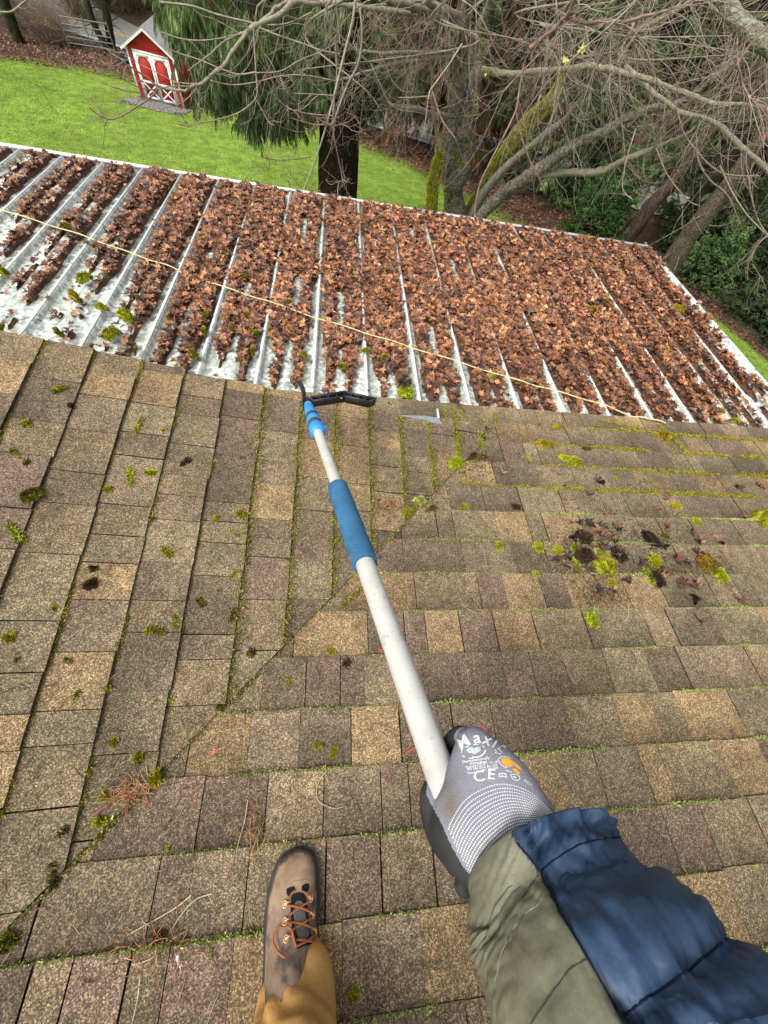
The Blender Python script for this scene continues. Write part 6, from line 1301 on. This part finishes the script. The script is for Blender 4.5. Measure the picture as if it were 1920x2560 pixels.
limb([(1990, -10, 5), (1920, 60, 5), (1870, 120, 5), (1848, 160, 4.9), (1855, 200, 4.9), (1880, 240, 4.8), (1930, 275, 4.7)], [3, 2.8, 2.6, 2.4, 2.2, 1.8, 1.4], RT)
TWG = MB()
def twig(pts, yy, r0, r1, col=TW):
    P = smooth_pts([aty(a, b, y_) for (a, b), y_ in zip(pts, np.linspace(*yy, len(pts)))], 5); n_ = len(P); TWG.tube(P, np.linspace(r0, r1, n_)*np.array([DEPTH(p) for p in P]), 5, np.array(col)*RNG.uniform(.8, 1.2), False); return P
def fan(px_, py_, y_, n_, L_, a0, a1, r0=1.3, curl=.5, col=TW):
    for k in range(n_):
        a = math.radians(RNG.uniform(a0, a1)); l = L_*RNG.uniform(.5, 1.1); c = curl*(1 if math.cos(a) > 0 else -1); pts = [(px_, py_)]
        for m_ in range(1, 5): aa = a+c*m_/4*.9; pts.append((pts[-1][0]+math.cos(aa)*l/4, pts[-1][1]-math.sin(aa)*l/4))
        twig(pts, (y_, y_+RNG.normal(0, .4)), r0, .5, col)
hand = [([(890, -10), (880, 60), (862, 130), (845, 200), (828, 270), (808, 340), (785, 410), (768, 455), (755, 480), (742, 490)], (5.6, 5.0), 3.6, 1.1, LI),
 ([(900, 20), (905, 90), (895, 160), (870, 210), (850, 260), (838, 295), (832, 310)], (5.7, 5.3), 3.0, 2.4, LI), ([(838, -10), (845, 60), (850, 110)], (6.2, 6.1), 2, 1.6, LI),
 ([(838, 100), (842, 190), (835, 260), (832, 320), (845, 390), (855, 440), (858, 458)], (5.6, 5.2), 2.4, 1.0, RT), ([(858, 458), (864, 452), (872, 446)], (5.2, 5.2), .8, .5, RT), ([(858, 458), (852, 452), (846, 458)], (5.2, 5.2), .8, .5, RT),
 ([(634, 66), (637, 130), (640, 180), (643, 235), (625, 262), (590, 285), (540, 300), (500, 308), (470, 315), (447, 310)], (6.2, 5.6), 2.2, .9, TW), ([(638, 245), (655, 275), (672, 305), (686, 314)], (6, 5.9), 1.3, .8, TW),
 ([(400, 217), (380, 240), (340, 268), (300, 292), (272, 298), (245, 286), (226, 272)], (6.0, 5.6), 2.2, 1.1, RT), ([(268, 298), (260, 316)], (5.6, 5.6), 1.1, .7, RT), ([(268, 298), (255, 285), (247, 272)], (5.6, 5.6), 1.1, .7, RT), ([(470, 315), (466, 302)], (5.6, 5.6), .9, .6, RT),
 ([(355, 232), (310, 226), (270, 212), (246, 205)], (5.9, 5.7), 1.4, .7, RT), ([(778, 392), (740, 398), (700, 400), (668, 396), (655, 392)], (5.2, 5.1), 1.2, .7, RT), ([(668, 396), (664, 390)], (5.1, 5.1), .8, .5, RT),
 ([(742, 490), (728, 475), (721, 450)], (5, 5), 1.6, .8, RT), ([(755, 470), (745, 462)], (5, 5), 1, .6, RT), ([(832, 310), (790, 312), (750, 302), (724, 294)], (5.3, 5.2), 1.6, .7, RT), ([(832, 316), (800, 300), (775, 285)], (5.3, 5.2), 1.3, .7, RT), ([(832, 316), (870, 305), (890, 288)], (5.3, 5.2), 1.3, .7, RT), ([(832, 290), (770, 284), (720, 272)], (5.3, 5.2), 1.3, .7, RT), ([(838, 240), (790, 236), (735, 233)], (5.4, 5.3), 1.4, .8, TW),
 ([(640, 180), (600, 186), (560, 175), (500, 150), (440, 130), (400, 110)], (6.2, 6), 1.6, .8, TW), ([(400, 5), (480, 15), (540, 35), (600, 50), (660, 62), (720, 58), (780, 30)], (6.6, 6.6), 2.4, 1.4, LI), ([(400, 80), (460, 98), (520, 100), (600, 85), (640, 66)], (6.4, 6.4), 1.6, 1.2, TW), ([(640, 66), (700, 90), (760, 110), (800, 125), (850, 135)], (6.4, 6.2), 2, 1.2, TW),
 ([(520, 200), (580, 212), (640, 205), (700, 190), (760, 188), (830, 200)], (6.2, 6), 1.5, 1, TW), ([(640, 182), (700, 178), (750, 150), (800, 130), (850, 100)], (6.2, 6), 1.4, .8, TW), ([(499, 211), (440, 205), (400, 185), (340, 155), (300, 120)], (6.1, 6), 1.3, .6, TW),
 ([(500, 208), (470, 245), (445, 262), (440, 268)], (6.1, 6), 1.1, .6, TW), ([(0, 30), (30, 28), (60, 5), (80, -10)], (7, 7), 2, 1.6, TW),
 ([(1310, 160), (1296, 240), (1290, 275), (1260, 340), (1228, 400), (1200, 460), (1188, 520), (1186, 560)], (6.6, 5.8), 2.6, 1.8, RT), ([(1290, 280), (1300, 330), (1320, 390), (1345, 440), (1362, 475)], (6.5, 6.2), 2.2, 1.4, RT),
 ([(1155, 110), (1120, 165), (1080, 220), (1072, 240), (1060, 330)], (7.2, 6.8), 2.4, 1.2, TW), ([(1080, 228), (1105, 300), (1138, 345)], (7, 6.8), 2.4, 1.4, RT), ([(1078, 240), (1040, 243), (996, 244)], (7, 6.9), 1.3, .8, TW),
 ([(1390, 140), (1398, 190), (1392, 240), (1404, 285)], (6, 5.8), 2, 1.4, TW), ([(1590, 320), (1566, 400), (1556, 470), (1582, 500)], (6.6, 6.3), 1.8, .9, TW), ([(1548, 180), (1552, 280), (1560, 360), (1562, 440)], (6.8, 6.5), 1.8, 1.0, TW),
 ([(1740, 330), (1745, 400), (1775, 450), (1820, 490), (1850, 560)], (6.6, 6.2), 2.4, 1.2, TW), ([(1800, 415), (1830, 480), (1870, 540), (1920, 590)], (6.4, 6.1), 2.0, 1.2, TW), ([(1640, 370), (1670, 440), (1720, 500), (1750, 515)], (6.8, 6.5), 1.7, .9, TW), ([(1900, 600), (1870, 650), (1868, 700)], (5.2, 5.1), 2.2, 1.2, RT), ([(1950, 575), (1905, 600), (1868, 655)], (5.2, 5.1), 2.4, 1.6, RT), ([(1880, 660), (1900, 690), (1915, 720)], (5.2, 5.1), 1.2, .7, RT),
 ([(1870, 440), (1880, 500), (1900, 560), (1940, 610)], (6, 5.9), 2, 1.2, TW), ([(1690, 270), (1720, 350), (1800, 430), (1900, 440)], (6.8, 6.6), 2, 1, TW)]
ANCH = []
for pts, yy, r0, r1, c_ in hand: P = twig(pts, yy, r0, r1, c_); ANCH.append(P)
# side twigs: long thin whips that leave each limb, sag and turn up at the tip
def whips(P, n_, Lm, r_m, down=.6):
    for k in range(n_):
        i = RNG.integers(max(1, int(len(P)*.15)), len(P)); p = P[i]; t = P[min(i+1, len(P)-1)]-P[i-1]; t /= np.linalg.norm(t)+1e-9
        d = t*.8+RNG.normal(0, .75, 3)+np.array([0, -.10, -.25*down]); d /= np.linalg.norm(d); L_ = Lm*RNG.uniform(.35, 1.15); Q = [p]; dd = d.copy(); bend = RNG.normal(0, .12, 3)
        for m_ in range(7): dd = dd+np.array([0, 0, (-.16 if m_ < 3 else .20)])+bend*.4+RNG.normal(0, .06, 3); dd /= np.linalg.norm(dd); Q.append(Q[-1]+dd*L_/7)
        col = [TW, LI, GB, RT][RNG.choice(4, p=[.5, .25, .1, .15])]; rr__ = r_m*RNG.uniform(.7, 1.2); TWG.tube(Q, np.linspace(rr__, rr__*.4, 8), 4, np.array(col)*RNG.uniform(.7, 1.25), False)
        for m_ in range(RNG.integers(1, 4)):
            j = RNG.integers(3, 8); e_ = Q[j]+(Q[j]-Q[j-1])*RNG.uniform(.8, 2.2)+RNG.normal(0, .10, 3); TWG.tube([Q[j], (Q[j]+e_)/2+RNG.normal(0, .02, 3), e_+[0, 0, .03]], [rr__*.6, rr__*.5, rr__*.3], 3, np.array(col)*RNG.uniform(.7, 1.2), False)
for P, r_ in SRC:
    rm = r_.mean()
    if rm > .11: whips(P[len(P)//2:], 4, 1.2, .0080)
    elif proj(P[len(P)//2])[0] < 800: whips(P, 6, .9, .0055)
    else: whips(P, 28, 1.2, .0038)
for P in ANCH: whips(P, 3, .4, .0032)
# off-frame crown: branch tops above the picture whose whips hang into view
for k in range(34):
    x0 = RNG.uniform(720, 2050); y0 = RNG.uniform(-120, 60); yy = RNG.uniform(5.8, 9.5); P = smooth_pts([aty(x0, y0, yy), aty(x0+RNG.normal(0, 90), y0+RNG.uniform(20, 110), yy+RNG.normal(0, .3)), aty(x0+RNG.normal(60, 160), y0+RNG.uniform(60, 260), yy+RNG.normal(0, .5))], 5)
    TWG.tube(P, np.linspace(.016, .006, len(P)), 5, LI, False); whips(P, 15, 1.1, .0034)
tag(TWG.build('twigs', M_BRANCH, maple), kind='stuff'); tag(MOSSY.build('trunk_moss', M_MOSS, maple), kind='stuff')
# shelf fungi and last yellow leaves on the maple
for k, (a, b) in enumerate(((1374, 204), (1357, 240), (1352, 255), (1336, 280), (1342, 350), (1228, 460))):
    p = aty(a, b, 9.6); mb = MB(); t_ = np.linspace(0, np.pi, 9); mb.add([p]+[p+np.array([.075*math.cos(q_), -.06*math.sin(q_), .02*math.sin(q_)]) for q_ in t_]+[p-[0, 0, .035]], [(0, i, i+1) for i in range(1, 9)]+[(10, i+1, i) for i in range(1, 9)], (.55, .36, .17)); mb.build('shelf_fungus', M_PAINT, maple)
for (a, b, c_) in ((1408, 150, (.55, .52, .12)), (1452, 128, (.42, .45, .06)), (1418, 160, (.5, .48, .12)), (1218, 185, (.42, .5, .04)), (1905, 345, (.35, .12, .06)), (1540, 160, (.4, .3, .15))):
    mb = MB(); tv, tf, tc = LT[2]; mb.scatter(tv, tf, tc, [aty(a, b, 6.8)], rots(1, 1.2)*.075, [c_]); mb.build('leaf', M_LEAF, maple)
# thin sapling on the lawn
p = ongr(134, 278); q_ = p+np.array([-.5, .2, 1.5]); mb = MB(); mb.tube(smooth_pts([p-[0, 0, .1], p+[-.1, 0, .7], q_], 4), np.linspace(.012, .005, 9), 4, (.10, .07, .05)); tag(mb.build('sapling', M_BRANCH), 'thin bare sapling standing alone on the left part of the lawn', 'sapling')
